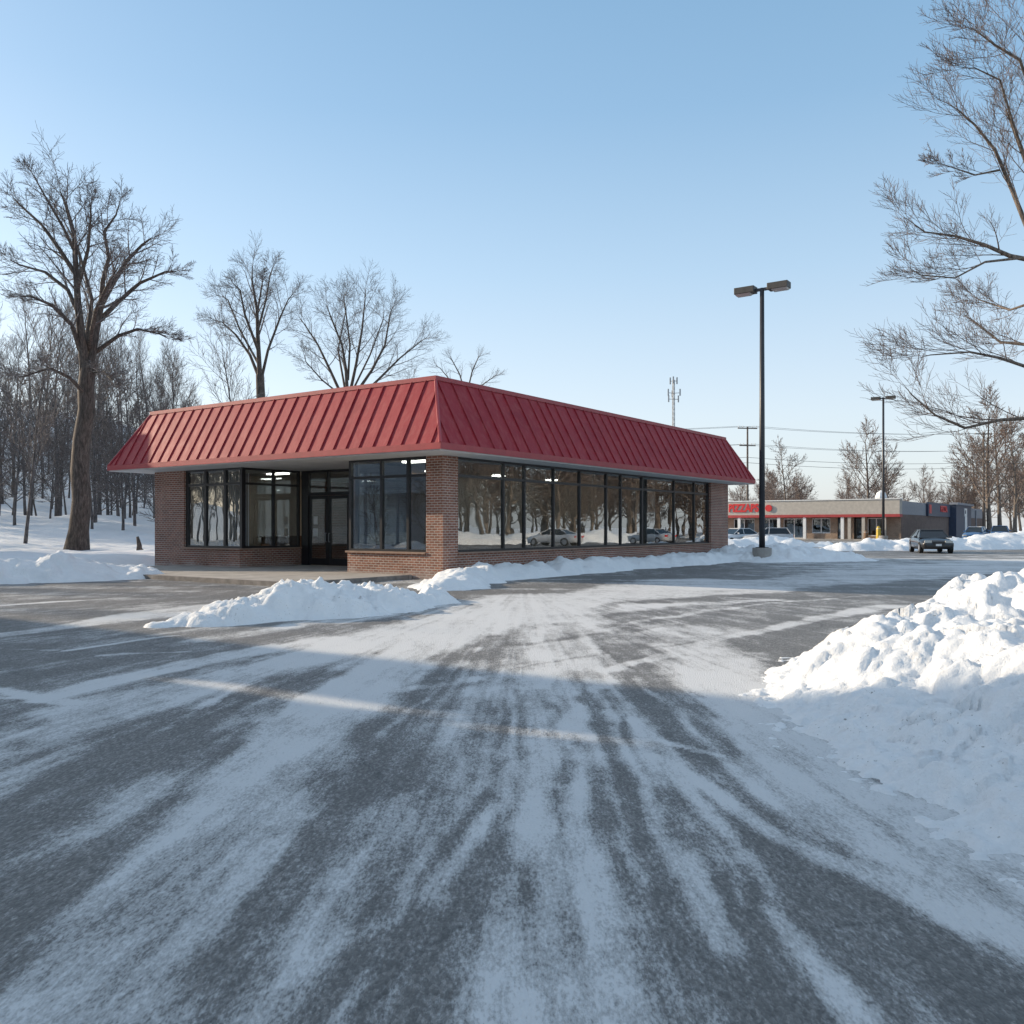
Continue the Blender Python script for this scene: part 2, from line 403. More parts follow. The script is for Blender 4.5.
def m_lot():
    m, nt, b = new_mat('asphalt_with_powder_snow'); o = coord(nt)
    at = nt.nodes.new('ShaderNodeAttribute'); at.attribute_name = 'dust'
    agg = nt.nodes.new('ShaderNodeTexVoronoi'); agg.inputs['Scale'].default_value = 75; L(nt, coord(nt, (1,.5,1)), agg.inputs['Vector'])
    os_ = coord(nt, (1,.38,1)); n1 = noise(nt, os_, 52, 5, .75); n2 = noise(nt, os_, 8, 9, .78); n3 = noise(nt, o, .6, 4); n4 = noise(nt, os_, 95, 2, .6)
    asph = ramp(nt, n1, [(.3,(.06,.057,.054)),(.55,(.125,.118,.11)),(.75,(.25,.238,.225))])
    asph = mix(nt, 1.0, asph, ramp(nt, agg.outputs['Color'], [(.0,.55),(.6,1.0),(1,1.9)]), 'MULTIPLY')
    asph = mix(nt, 1.0, asph, ramp(nt, n3, [(.3,.85),(.7,1.2)]), 'MULTIPLY')
    t = mathn(nt, 'ADD', at.outputs['Fac'], mathn(nt, 'MULTIPLY', mathn(nt,'SUBTRACT', n1, .5), 1.05))
    t = mathn(nt, 'ADD', t, mathn(nt, 'MULTIPLY', mathn(nt,'SUBTRACT', n2, .5), 1.25))
    t = mathn(nt, 'ADD', t, mathn(nt, 'MULTIPLY', mathn(nt,'SUBTRACT', n4, .5), 1.1))
    ab = nt.nodes.new('ShaderNodeAttribute'); ab.attribute_name = 'bend'; ar = nt.nodes.new('ShaderNodeAttribute'); ar.attribute_name = 'reach'
    cv = nt.nodes.new('ShaderNodeCombineXYZ'); L(nt, mathn(nt, 'MULTIPLY', ab.outputs['Fac'], 150.0), cv.inputs[0]); L(nt, mathn(nt, 'MULTIPLY', ar.outputs['Fac'], .3), cv.inputs[1])
    st = noise(nt, cv.outputs[0], 1.0, 5, .7)
    spy = nt.nodes.new('ShaderNodeSeparateXYZ'); L(nt, o, spy.inputs[0])
    k2 = ramp(nt, mathn(nt, 'MULTIPLY', spy.outputs[1], .02), [(0.0,1),(.18,1),(.3,.12),(1,.0)])
    t = mathn(nt, 'ADD', t, mathn(nt, 'MULTIPLY', mathn(nt, 'MULTIPLY', mathn(nt,'SUBTRACT', st, .5), 1.15), k2))
    fac = ramp(nt, t, [(.08, 0.07),(.36,.2),(.55,.45),(.8,.66),(1.1,.85)])
    ve = nt.nodes.new('ShaderNodeTexVoronoi'); ve.feature = 'DISTANCE_TO_EDGE'; ve.inputs['Scale'].default_value = .16
    wv = nt.nodes.new('ShaderNodeTexNoise'); wv.inputs['Scale'].default_value = 1.1; wv.inputs['Detail'].default_value = 6; L(nt, o, wv.inputs['Vector'])
    va = nt.nodes.new('ShaderNodeVectorMath'); va.operation = 'ADD'; L(nt, o, va.inputs[0]); L(nt, wv.outputs['Color'], va.inputs[1]); L(nt, va.outputs[0], ve.inputs['Vector'])
    asph = mix(nt, ramp(nt, ve.outputs['Distance'], [(0,.6),(.0018,.45),(.0032,0)]), asph, (.015,.015,.015))
    c = mix(nt, fac, asph, (.74,.74,.74))
    L(nt, c, b.inputs['Base Color'])
    L(nt, ramp(nt, fac, [(0,.62),(1,.85)]), b.inputs['Roughness']); b.inputs['Specular IOR Level'].default_value = .35
    h = mathn(nt, 'ADD', mathn(nt,'MULTIPLY', agg.outputs['Distance'], -.9), mathn(nt, 'MULTIPLY', fac, 1.0))
    p = bump(nt, b, h, .7, .008)
    bump(nt, b, n2, .25, .02, p)
    return m
lot = grid_mesh('parking_lot', lx, ly, lambda X, Y: X*0+.004, m_lot(), {'dust': dust, 'bend': a_ang, 'reach': a_rad},
    keep=lambda X, Y, Z: ((Y < 33+.12*X) | (X > -6)) & ((X>-20)|(Y<27)) & ((Y < 60) | (X > 4)))
tag(lot, kind='structure')

# ------------------------------------------------------------------ snow piles
def ridge(X, Y, line):
    """line of (x,y,halfwidth,height) -> raw height"""
    best = np.full(X.shape, -1.0)
    nx = X+(fbm(X*1.1, Y*1.1, 3, 91)-.5)*.9; ny = Y+(fbm(X*1.1+9, Y*1.1, 3, 92)-.5)*.9
    for (ax,ay,aw,ah),(bx,by,bw,bh) in zip(line[:-1], line[1:]):
        dx,dy = bx-ax,by-ay; l2 = dx*dx+dy*dy
        t = np.clip(((nx-ax)*dx+(ny-ay)*dy)/l2, 0, 1)
        d = np.hypot(nx-(ax+t*dx), ny-(ay+t*dy))/(aw+(bw-aw)*t)
        best = np.maximum(best, (ah+(bh-ah)*t)*np.clip(1-d**1.5, -.8, 1))
    return best
def lumps(X, Y, amp, seed, sc=1.0):
    wx = X+(fbm(X*3*sc,Y*3*sc,3,seed+3)-.5)*.35/sc; wy = Y+(fbm(X*3*sc+5,Y*3*sc,3,seed+4)-.5)*.35/sc
    d1, i1 = worley(wx*1.7*sc, wy*1.7*sc, seed); d2, i2 = worley(wx*4.3*sc, wy*4.3*sc, seed+1)
    d3, i3 = worley(X*11*sc, Y*11*sc, seed+2)
    b1 = np.sqrt(np.clip(1-(d1/.8)**2, 0, 1))*(.3+i1); b2 = np.sqrt(np.clip(1-(d2/.75)**2,0,1))*(.2+i2)*sstep(.35,.6,i2)
    b3 = np.sqrt(np.clip(1-(d3/.6)**2,0,1))*i3*sstep(.5,.8,i3)
    f = fbm(X*1.3*sc, Y*1.3*sc, 6, seed+9, .55)-.5
    return amp*(b1*.36 + b2*.26 + b3*.11 + f*1.5 - .3)
def pile(name, xr, yr, step, line, amp, seed, label, sc=1.0, z0=0.0, extra=None, group=None):
    def zf(X, Y):
        h = ridge(X, Y, line) if extra is None else extra(X, Y)
        m = sstep(-.01, .32, h)
        edge = (fbm(X*2.2, Y*2.2, 4, seed+60)-.5)*.12 + (fbm(X*11, Y*11, 3, seed+61)-.5)*.09*sstep(-.25,.0,h)*sstep(.35,.05,h)
        return z0 + h + edge + lumps(X, Y, amp, seed, sc)*m - .012
    o = grid_mesh(name, np.arange(*xr, step), np.arange(*yr, step), zf, SNOW, keep=lambda X,Y,Z: Z > z0-.03)
    # thrown clods round the foot of the pile
    rnd = random.Random(seed)
    tag(o, label, 'snow pile', group); return o

# big pile at the right of the frame
def bigpile(X, Y):
    wob = (fbm(X*.8, Y*.8, 3, 5)-.5)*.7
    e = 2.08 + .42*np.exp(-((Y-3.6)/1.3)**2) + .035*(Y-4.2)**2*.5 + wob*.6 + np.maximum(0, Y-8.6)**2*.20     # left foot of the pile
    d = X - e
    rise = np.clip(1-np.exp(-np.clip(d,0,9)*.72), 0, 1)*1.0
    top = .76+.25*sstep(3.2,6.5,X)+.2*sstep(2.4,4,X)*np.exp(-((Y-9.3)/2.2)**2)
    back = sstep(14.0+.25*X, 9.5+.2*X, Y); frontc = 1
    h = rise*top*back
    hills = (fbm(X*.62, Y*.62, 3, 15)-.5)*1.0
    return np.where(d > 0, h*(1+hills*.75), d*.08) 
pile('snow_pile', (1.3, 9.5), (1.9, 14.5), .026, None, .27, 11, 'huge lumpy heap of ploughed snow filling the right edge of the lot', .9, extra=bigpile)

# mound in the middle, in front of the entrance walk
A = gp(168,622); B = gp(300,613); Cc = gp(400,603); D = gp(447,594)
pile('snow_pile', (-8, 1.5), (12.5, 22), .045,
     [(-5.2,14.5,.6,.2),(-4.5,15.0,.9,.42),(-3.7,15.7,1.1,.56),(-2.8,16.6,1.0,.47),(-2.0,17.7,.7,.36),(-1.7,18.6,.6,.28)], .27, 23,
     'white ploughed snow mound lying before the glass entrance of the red roofed building', 1.35)
# heap at the corner pier, then the long windrow along the window side
UX, UY = .578, .816; VX, VY = -.816, .578
W0 = (-2.02, 26.1)
def loc(a, b): return (W0[0]+UX*a+VX*b, W0[1]+UY*a+VY*b)
ln = []
for s_, off, w_, h_ in ((-2.8,-2.6,.9,.3),(-1.5,-1.7,.9,.42),(.3,-1.1,.95,.42),(2.5,-.9,.95,.4),(5,-.9,.95,.36),(8,-.9,.95,.48),(11,-.95,.95,.34),(14,-1.0,1.0,.46),(17,-1.1,1.1,.4),(20,-1.5,1.3,.5),(22,-2.4,1.5,.5)):
    p = loc(s_, off); ln.append((p[0], p[1], w_, h_))
pile('snow_pile', (-4.8, 15), (21.5, 45.5), .08, ln, .22, 35, 'long low windrow of snow along the brick wall under the big windows', .8)
pile('snow_pile', (9.2, 18.5), (36.5, 47), .1, [(11.1,39.7,1.3,.34),(10.2,41.2,2.0,.62),(12.3,41.2,2.4,.7),(14.2,41.4,1.8,.5),(15.8,41.5,1.2,.3)], .3, 41,
     'rounded snow mound around the concrete base of the tall lamp post', .7)
pile('snow_bank', (-21, -9), (21, 30), .08, [(-20.5,23.0,1.8,.75),(-17.5,23.6,1.7,.8),(-15,24.6,1.5,.72),(-13,26.0,1.3,.6),(-11.6,27.2,1.0,.4)], .3, 47,
     'snow ridge at the left edge of the lot near the big old tree', .7)
# snow field left between lot and trees
def fieldz(X, Y):
    e = 24.2+.33*(X+20)+ (fbm(X*.4,Y*.4,3,71)-.5)*1.5
    d = Y - np.where(X < -11.8, e, 27+ (X+11.8)*3.2)
    a = (X-W0[0])*UX+(Y-W0[1])*UY; b_ = (X-W0[0])*VX+(Y-W0[1])*VY
    k_ = sstep(0, 1.6, np.maximum(np.maximum(-5-a, a-24), b_-15.2))
    return k_*(.35*sstep(0, 2.2, d)*(.6+.8*fbm(X*.5,Y*.5,4,72)) + .12*(fbm(X*2,Y*2,4,73)-.5) + .04*sstep(0,1,d)) + terrain(X,Y) - .05*(1-k_*sstep(0,1,d))
def fkeep(X, Y, Z):
    e = 24.2+.33*(X+20)+ (fbm(X*.4,Y*.4,3,71)-.5)*1.5
    d = Y - np.where(X < -11.8, e, 27+ (X+11.8)*3.2)
    a = (X-W0[0])*UX+(Y-W0[1])*UY; b_ = (X-W0[0])*VX+(Y-W0[1])*VY
    return (d > -.1) & ~((a > -5) & (a < 24) & (b_ < 15.2))
fo = grid_mesh('snow_field', np.arange(-60, -7, .25), np.arange(18, 62, .25), fieldz, SNOWF, keep=fkeep); tag(fo, kind='structure')

# bank before the mall
pile('snow_bank', (19, 60), (54, 74), .2, [(21.5,59,1.6,.5),(25,60,1.9,.75),(29,61.5,1.9,.7),(33,63,2.2,.8),(38,65,2.4,.9),(44,67,2.5,.9),(52,69,2.5,.8)], .4, 53,
     'long bright snow bank in front of the beige shop row', .45)
pile('snow_bank', (38, 90), (72, 92), .3, [(42,80,3,.9),(50,81,3.2,1.2),(60,83,3.4,1.1),(72,86,3.5,1.0),(84,88,3.5,1.0)], .5, 57,
     'far snow bank beside the brown brick side wall', .4)
pile('snow_bank', (12, 27), (66, 74), .2, [(13,69.5,1.8,.8),(16,69.3,1.8,.6),(20,69.5,1.8,.7),(24,69.5,1.6,.4)], .4, 59,
     'snow bank in front of the two parked pale cars', .45)

# ------------------------------------------------------------------ main building (local axes: x along window side, y along entrance side)
RZ = math.atan2(UY, UX)
bld = empty('brick_shop_building', (W0[0], W0[1], 0), RZ)
tag(bld, 'one storey brick commercial building with red metal mansard roof and large dark framed windows', 'building')
LX, LY, ZT = 21.9, 14.4, 3.66
R0, R1, RD = 3.95, 9.27, 2.8           # entrance recess
def s_of(px): r = (px-512)/F; return (r*26.1+2.02)/(.578-.816*r)
def t_of(px): r = (px-512)/F; return -(2.02+26.1*r)/(.816+.578*r)
ws0, ws1 = s_of(458), s_of(711); wt0, wt1 = t_of(426), R0-.1
SZ = .74
T = .3
w = MB()
w.box(0, ws0, 0, wt0, 0, ZT)                               # corner pier
w.box(ws0, ws1, .02, T, 0, SZ)                             # under the long window
w.box(ws1, LX, 0, T+.5, 0, ZT)
w.box(.02, T, wt0, R0, 0, SZ)                              # right bay under the window
w.box(T, RD, R0-T, R0, 0, SZ)
w.box(.0, T, R1, t_of(184), 0, SZ-.003)                    # left bay
w.box(T, RD, R1, R1+T, 0, SZ-.003)
w.box(0, T, t_of(184), LY, 0, ZT)                          # left end wall
w.box(T, LX, LY-T, LY, 0, ZT)                              # far wall
w.box(LX-T, LX, T+.5, LY-T, 0, ZT)
w.box(RD, RD+T, R0, 6.55, 0, ZT)                           # beside the doors, inside the recess
w.build('wall', BRICK, bld)
sl = MB(); sl.box(-.05, T+.02, wt0+.002, R0+.04, SZ+.002, SZ+.06); sl.box(-.06, T+.02, R1-.05, t_of(184)-.002, SZ, SZ+.055)
sl.box(T+.022, RD-.002, R1-.05, R1+T+.02, SZ, SZ+.055); sl.box(ws0+.002, ws1-.002, -.05, T+.02, SZ+.002, SZ+.05)
sl.build('sill', SILL, bld)

def window(name, P, along, length, z0, z1, mull, trans, fw=.07, dep=.12, wide=(), label=None, bw=.07):
    """P local start, along unit (2D), mull = distances, frame bars as boxes; the panes are a child"""
    ax = Vector((along[0], along[1], 0)); nx = Vector((-along[1], along[0], 0)); P = Vector((P[0],P[1],0))
    def bar(m, a0, a1, za, zb, d=dep, off=0):
        c = P+ax*((a0+a1)/2)+Vector((0,0,(za+zb)/2))+nx*off
        m.obox(c, ax*((a1-a0)/2), nx*(d/2), Vector((0,0,(zb-za)/2)))
    m = MB()
    bar(m, 0, length, z0, z0+fw); bar(m, 0, length, z1-fw, z1)
    xs = [0]+list(mull)+[length]
    for i, x in enumerate(xs):
        h = (.12 if i-1 in wide else bw)/2
        a0, a1 = (0, bw) if i == 0 else (length-bw, length) if i == len(xs)-1 else (x-h, x+h)
        bar(m, a0, a1, z0+fw, z1-fw, dep-.004)
    if trans:
        for a, b_ in zip(xs[:-1], xs[1:]): bar(m, a+bw*.5+.003, b_-bw*.5-.003, trans-.04, trans+.04, dep-.012)
    fr = m.build(name, FRAME, bld)
    g_ = MB(); bar(g_, .03, length-.03, z0+.03, z1-.03, .008)
    g_.build('pane', GLASS, fr); return fr
mp = [s_of(x)-ws0 for x in (507,528,557,583,609.5,624,645,677,697)]
window('window', (ws0, .17), (1,0), ws1-ws0, SZ+.05, ZT, mp, 3.1, wide=(6,))
window('window', (.14, wt0), (0,1), R0-wt0-.0, SZ+.06, ZT, [t_of(405.7)-wt0, t_of(379)-wt0], 3.1, bw=.09)
le = t_of(184)
window('window', (.14, R1+.0), (0,1), le-R1, SZ+.055, ZT, [t_of(222.5)-R1, t_of(203)-R1], 3.1, bw=.12)
window('window', (.22, R1+.12), (1,0), RD-.22, SZ+.055, ZT, [1.35], 3.1, bw=.07)
window('window', (T, R0-.12), (1,0), RD-T, SZ+.002, ZT, [1.2], 3.1)
# doors in the recess
y0, y1, ym = 6.75, 8.9, 7.86; DZ = 2.72
df = MB(); xx = RD+.08
df.box(xx-.07, xx+.07, 6.552, 6.75, .12, ZT); df.box(xx-.07, xx+.07, 8.9, R1-.002, .12, ZT)
df.box(xx-.068, xx+.068, 6.75, 8.9, DZ, DZ+.12); df.box(xx-.068, xx+.068, 6.75, 8.9, ZT-.09, ZT); df.box(xx-.066, xx+.066, ym-.035, ym+.035, DZ+.12, ZT-.09)
dfo = df.build('door_frame', FRAME, bld)
MB().box(xx-.004, xx+.004, 6.76, 8.89, DZ+.1, ZT-.05).build('pane', GLASS, dfo)
for (a, b_, hs) in ((y0+.01, ym-.02, 1), (ym+.02, y1-.01, 0)):
    d = MB()
    d.box(xx-.03, xx+.03, a, a+.11, .14, DZ-.01); d.box(xx-.03, xx+.03, b_-.11, b_, .14, DZ-.01)
    d.box(xx-.028, xx+.028, a+.11, b_-.11, .14, .38); d.box(xx-.028, xx+.028, a+.11, b_-.11, DZ-.13, DZ-.01)
    do = d.build('door', FRAME, bld)
    MB().box(xx-.004, xx+.004, a+.1, b_-.1, .37, DZ-.12).build('pane', GLASS, do)
    hy = b_-.07 if hs else a+.07
    hb = MB(); hb.tube([(xx-.03,hy,1.0),(xx-.09,hy,1.0),(xx-.09,hy,1.32),(xx-.03,hy,1.32)], .014, 6); hb.build('handle', STEEL, do)
# notice sheets on the left door
nb = MB(); nb.box(xx-.012, xx-.006, 8.45, 8.66, 1.65, 1.95); nb.box(xx-.012, xx-.006, 8.44, 8.68, 1.2, 1.5); nb.build('door_notice', WHITE, bld)

# roof
ex0, ex1, ey0, ey1 = -1.25, 23.0, -.95, 15.5; IN = 1.1; EZ0, EZ, TZ = 3.70, 3.85, 5.86
r = MB()
E = [(ex0,ey0,EZ),(ex1,ey0,EZ),(ex1,ey1,EZ),(ex0,ey1,EZ)]; Tt = [(ex0+IN,ey0+IN,TZ),(ex1-IN,ey0+IN,TZ),(ex1-IN,ey1-IN,TZ),(ex0+IN,ey1-IN,TZ)]
for i in range(4):
    j = (i+1)%4; r.quad(E[i],E[j],Tt[j],Tt[i])
r.box(ex0+IN+.02, ex1-IN-.02, ey0+IN+.02, ey1-IN-.02, 5.5, 5.6)
roof = r.build('roof', ROOF, bld)
# standing seams
sm = MB(); rnd = random.Random(3)
slope = Vector((0, IN, TZ-EZ)).normalized()
def seam(foot, inward, along, d_corner, wd=.012, hh=.04):
    """rib up the slope, cut where it would meet the hip"""
    f = min(1.0, d_corner/IN) if d_corner < IN else 1.0
    if f < .12: return
    iv = Vector((inward[0],inward[1],0)); up = Vector((0,0,1)); al = Vector((along[0],along[1],0))
    dirv = (iv*IN+up*(TZ-EZ)); nrm = (up*IN-iv*(TZ-EZ)).normalized()
    a = Vector(foot)+dirv*.01; b_ = Vector(foot)+dirv*(f-.01)
    sm.obox((a+b_)/2+nrm*hh*.5, al*wd, nrm*hh*.5, (b_-a)/2)
y = ey0+.34
while y < ey1-.2:
    seam((ex0,y,EZ),(1,0),(0,1),min(y-ey0, ey1-y)); seam((ex1,y,EZ),(-1,0),(0,1),min(y-ey0, ey1-y)); y += .56+rnd.uniform(-.02,.02)
x = ex0+.42
while x < ex1-.2:
    seam((x,ey0,EZ),(0,1),(1,0),min(x-ex0, ex1-x)); seam((x,ey1,EZ),(0,-1),(1,0),min(x-ex0, ex1-x)); x += .62+rnd.uniform(-.12,.12)
sm.build('standing_seam', ROOF, roof)
tr = MB()
for z0, z1, o_, th in ((EZ0, EZ+.03, .03, .05), (TZ-.02, TZ+.11, -IN+.04, .09)):
    a0, a1, b0, b1 = ex0-o_, ex1+o_, ey0-o_, ey1+o_
    tr.box(a0, a1, b0, b0+th, z0, z1); tr.box(a0, a1, b1-th, b1, z0, z1); tr.box(a0, a0+th, b0+th, b1-th, z0, z1); tr.box(a1-th, a1, b0+th, b1-th, z0, z1)
tr.build('roof_trim', TRIM, roof)
hp = MB()
for i in range(4):
    hp = MB(); hp.tube([Vector(E[i])+Vector((0,0,.02)), Vector(Tt[i])], .05, 6); hp.build('hip_cap', TRIM, roof)
MB().box(ex0+.03, ex1-.03, ey0+.03, ey1-.03, ZT, ZT+.06).build('soffit', SOFFIT, bld)
# inside
fl = MB(); fl.box(T, LX-T, .3, R0-.3, .02, .12); fl.box(RD+.15, LX-T, R0-.3, LY-T, .02, .12); fl.box(T, RD+.15, R1+T, LY-T, .02, .12); fl.build('interior_floor', INFLOOR, bld)
iw = MB(); iw.box(10.5, 10.6, 6.2, LY-T, .12, ZT-.01); iw.box(6.6, LX-T-.01, 6.1, 6.2, .12, ZT-.01); iw.box(.32, 6.5, 13.2, 13.3, .12, ZT-.01); iw.box(15, 15.1, .6, 6.1, .12, ZT-.01)
iw.build('interior_wall', INWALL, bld)
ct = MB(); ct.box(3.6, 4.2, 10.4, 12.6, .12, 1.15); ct.box(3.5, 4.3, 10.3, 12.7, 1.15, 1.2); ct.build('counter', BRWN, bld)
MB().box(7, 7.6, 2, 5, .12, 1.1).build('counter', BRWN, bld)
bl = MB()
yy = R1+.16
while yy < le-.1:
    bl.obox((.48, yy, 2.15), (.02,.055,0), (.004,-.002,0), (0,0,1.33)); yy += .115
bl.build('blind', BLIND, bld)
for (a, b_, c, d_) in ((1.2,1.5,1.5,2.7),(3.0,10.5,3.3,11.5),(5.2,4.2,5.5,5.2),(5.5,8.2,5.8,9.2),(9,4.6,9.5,4.9),(13,4.6,13.5,4.9),(18,4.6,18.5,4.9)):  # last three small ones are added fill lights brightening the window side
    MB().box(a, c, b_, d_, ZT-.05, ZT-.004).build('ceiling_and_fill_light', LITW, bld)
lm = MB(); lm.tube([(6.6,7.3,3.45),(6.6,7.3,3.3),(6.6,7.3,3.1)], [.08,.16,.1], 10); lm.build('pendant_lamp', LITO, bld)

# entrance walk and kerb
wk = MB(); wk.box(-4.6, -.002, 1.2, 13.0, -.05, .12); wk.box(0, RD+.15, R0+.002, R1-.002, -.05, .12)
wko = wk.build('pavement', CONC); wko.location = (W0[0],W0[1],0); wko.rotation_euler = (0,0,RZ); tag(wko, kind='structure')
kb = MB(); kb.box(-4.76, -4.604, 1.2, 13.0, -.05, .13); kb.box(-4.76, -.3, 1.04, 1.196, -.05, .13)
kbo = kb.build('kerb', KERB); kbo.location = (W0[0],W0[1],0); kbo.rotation_euler = (0,0,RZ); tag(kbo, kind='structure')

# ------------------------------------------------------------------ shop row in the distance
MC = (43.8, 101.0)
mall = empty('shop_row_building', (MC[0], MC[1], 0), RZ)
tag(mall, 'low beige fronted shop row with red band and grey and brick side, far right', 'building')
def mt(px): r_ = (px-512)/F; return (43.8-101*r_)/(.816+.578*r_)
def ms(px): r_ = (px-512)/F; return (101*r_-43.8)/(.578-.816*r_)
ML = 64.0; MW = 27.0; MH = 4.7
m = MB(); m.box(.9, ML, 0, MW, 3.0, MH-.15); m.build('roof', GREYM, mall)
m = MB(); m.box(-.4, .9, -.12, MW+.2, 3.02, MH); m.build('fascia', BEIGE, mall)
m = MB(); m.box(-.5, 1.0, -.2, MW+.3, MH, MH+.1); m.build('coping', WHITE, mall)
m = MB(); m.box(-.46, .9, -.16, MW+.2, 2.7, 3.018); m.build('red_band', REDB, mall)
# lower front: brick with openings
ops = [(781,802.5,0,.15),(809.5,828,.0,.8),(835.4,841.8,0,.1),(851.8,862,0,.1),(865.5,883.2,0,.5),(757,776,0,.5),(731,752,0,.7)]
m = MB(); segs = sorted([(mt(b_), mt(a), z) for a, b_, _, z in ops])
cur = 0.0
for a, b_, z in segs:
    m.box(.9, 1.2, cur, a, 0, 2.69); m.box(.9, 1.2, a, b_, 0, z); cur = b_
m.box(.9, 1.2, cur, MW, 0, 2.69)
m.box(1.2, 1.35, 0, MW, 2.4, 2.69)
m.box(1.2, ML-.3, .02, .3, 0, 2.98); m.box(1.2, ML-.3, MW-.3, MW, 0, 2.98); m.box(ML-.3, ML, 0, MW, 0, 2.98)
m.k = 0; m.build('wall', [BRICK_TAN], mall)
m = MB(); m.box(.9, ML, -.03, .018, 0, 2.98); m.build('side_wall', BRICK_FAR, mall)
m = MB(); m.box(1.2, 14, .3, MW-.3, .02, .06); m.box(8, 8.1, .3, MW-.3, .06, 2.9); m.build('interior', INWALL, mall)
for a, b_, z in segs:
    door = (b_-a) < 1.8 and z < .2
    f = MB(); f.box(1.0, 1.08, a, a+.08, z, 2.6); f.box(1.0, 1.08, b_-.08, b_, z, 2.6); f.box(1.0,1.08,a+.08,b_-.08,2.5,2.6); f.box(1.0,1.08,a+.08,b_-.08,z,z+.1)
    if not door: f.box(1.0, 1.08, (a+b_)/2-.05, (a+b_)/2+.05, z+.1, 2.5)
    fo_ = f.build('door' if door else 'window', FRAME if door else WHITE, mall)
    g_ = MB(); g_.box(1.03,1.04,a+.05,b_-.05,z+.05,2.55); g_.build('pane', GLASS, fo_)
for px in (740, 779.5, 805.3, 843, 850, 864, 885):
    y_ = mt(px); m = MB(); m.box(-.35, -.1, y_-.17, y_+.17, .0, 2.69); m.build('pillar', WHITE if px < 850 else BEIGE, mall)
m = MB(); m.box(-1.2, .9, -.1, MW, -.05, .14); m.build('walkway', CONC, mall)
def text(body, size, mat, parent, M, name='sign_lettering', ext=.04, bold=0.0, sx=1.0):
    cu = bpy.data.curves.new(name, 'FONT'); cu.body = body; cu.size = size; cu.extrude = ext; cu.offset = bold; cu.align_x = 'CENTER'; cu.align_y = 'CENTER'
    to = bpy.data.objects.new('tmp_text', cu); COL.objects.link(to); bpy.context.view_layer.update()
    me = bpy.data.meshes.new_from_object(to.evaluated_get(bpy.context.evaluated_depsgraph_get())); bpy.data.objects.remove(to)
    me.materials.clear(); me.materials.append(mat); me.name = name
    o = bpy.data.objects.new(name, me); COL.objects.link(o); o.parent = parent; o.matrix_local = M @ Matrix.Diagonal((sx,1,1,1)); return o
# letters: reading direction -y on the front (facing -x)
Mf = Matrix(((0,0,-1,-.47),(-1,0,0,(mt(730)+mt(760))/2),(0,1,0,3.85),(0,0,0,1)))
text('PIZZAPS', 1.35, REDP, mall, Mf, bold=.05, sx=.78)
m = MB(); m.tube([(-.42, mt(770), 3.85), (-.56, mt(770), 3.85)], .42, 14); m.build('round_sign', REDP, mall)
# side: sign panel, portal
a, b_ = ms(926), ms(948); m = MB(); m.box(a, b_, -.3, -.034, 2.95, 4.72); pn = m.build('sign_panel', NAVY, mall)
Ms = Matrix(((1,0,0,a+(b_-a)*.67),(0,0,-1,-.34),(0,1,0,3.95),(0,0,0,1)))
text('PIZZA', 1.1, REDP, pn, Ms, bold=.04, sx=1.6)
m = MB(); m.box(a+.4, a+1.8, -.34, -.302, 3.3, 4.4); m.build('sign_stripe', REDP, pn)
a, b_ = ms(948.5), ms(964); m = MB(); m.box(a, b_, -1.0, -.034, 0, 4.7); po = m.build('entrance_portal', NAVY, mall)
m = MB(); m.box(a-.6, b_+.6, -1.3, -.2, 4.702, 5.0); m.build('portal_cap', GREYM, po)
c_ = ms(958); m = MB(); m.box(c_-1.1, c_+1.1, -1.06, -1.003, 3.1, 4.3); m.build('portal_sign', WHITE, po)
m = MB(); m.box(c_-.7, c_-.1, -1.1, -1.063, 3.5, 4.0); m.build('portal_emblem', NAVY, po)
m = MB(); m.box(c_-.6, c_+1.3, -1.05, -1.003, 0, 3.09); m.build('portal_door', WHITE, po)
m = MB(); m.box(ms(975), ms(975)+.5, -.2, -.034, 0, 4.3); m.build('downpipe', GREYM, mall)
m = MB(); m.tube([(9,4,4.5),(9,4,5.3),(9,4,5.8),(9,4,6.1)], [.7,.7,.5,.1], 10); m.build('roof_vent', WHITE, mall)
m = MB(); m.box(20,22,6,8,4.56,5.3); m.build('roof_unit', GREYM, mall)
# things standing on the walk
def planter(px, h, mat, name, label, cat):
    y_ = mt(px); p = (MC[0]+UX*(-.7)+VX*y_, MC[1]+UY*(-.7)+VY*y_, .14)
    o = empty(name, p, RZ)
    m = MB(); m.tube([(0,0,0),(0,0,h*.8),(0,0,h)], [.28,.24,.12], 8); m.build('body', mat, o)
    m = MB(); m.tube([(0,0,h*.8),(0,0,h*.83)], [.27,.27], 8); m.build('band', WHITE, o)
    tag(o, label, cat)
planter(880, 1.5, YEL, 'bollard', 'fat yellow bollard on the walk before the last shop window', 'bollard')
planter(867.5, 1.0, BRWN, 'litter_bin', 'brown litter bin on the walk beside the shop door', 'bin')

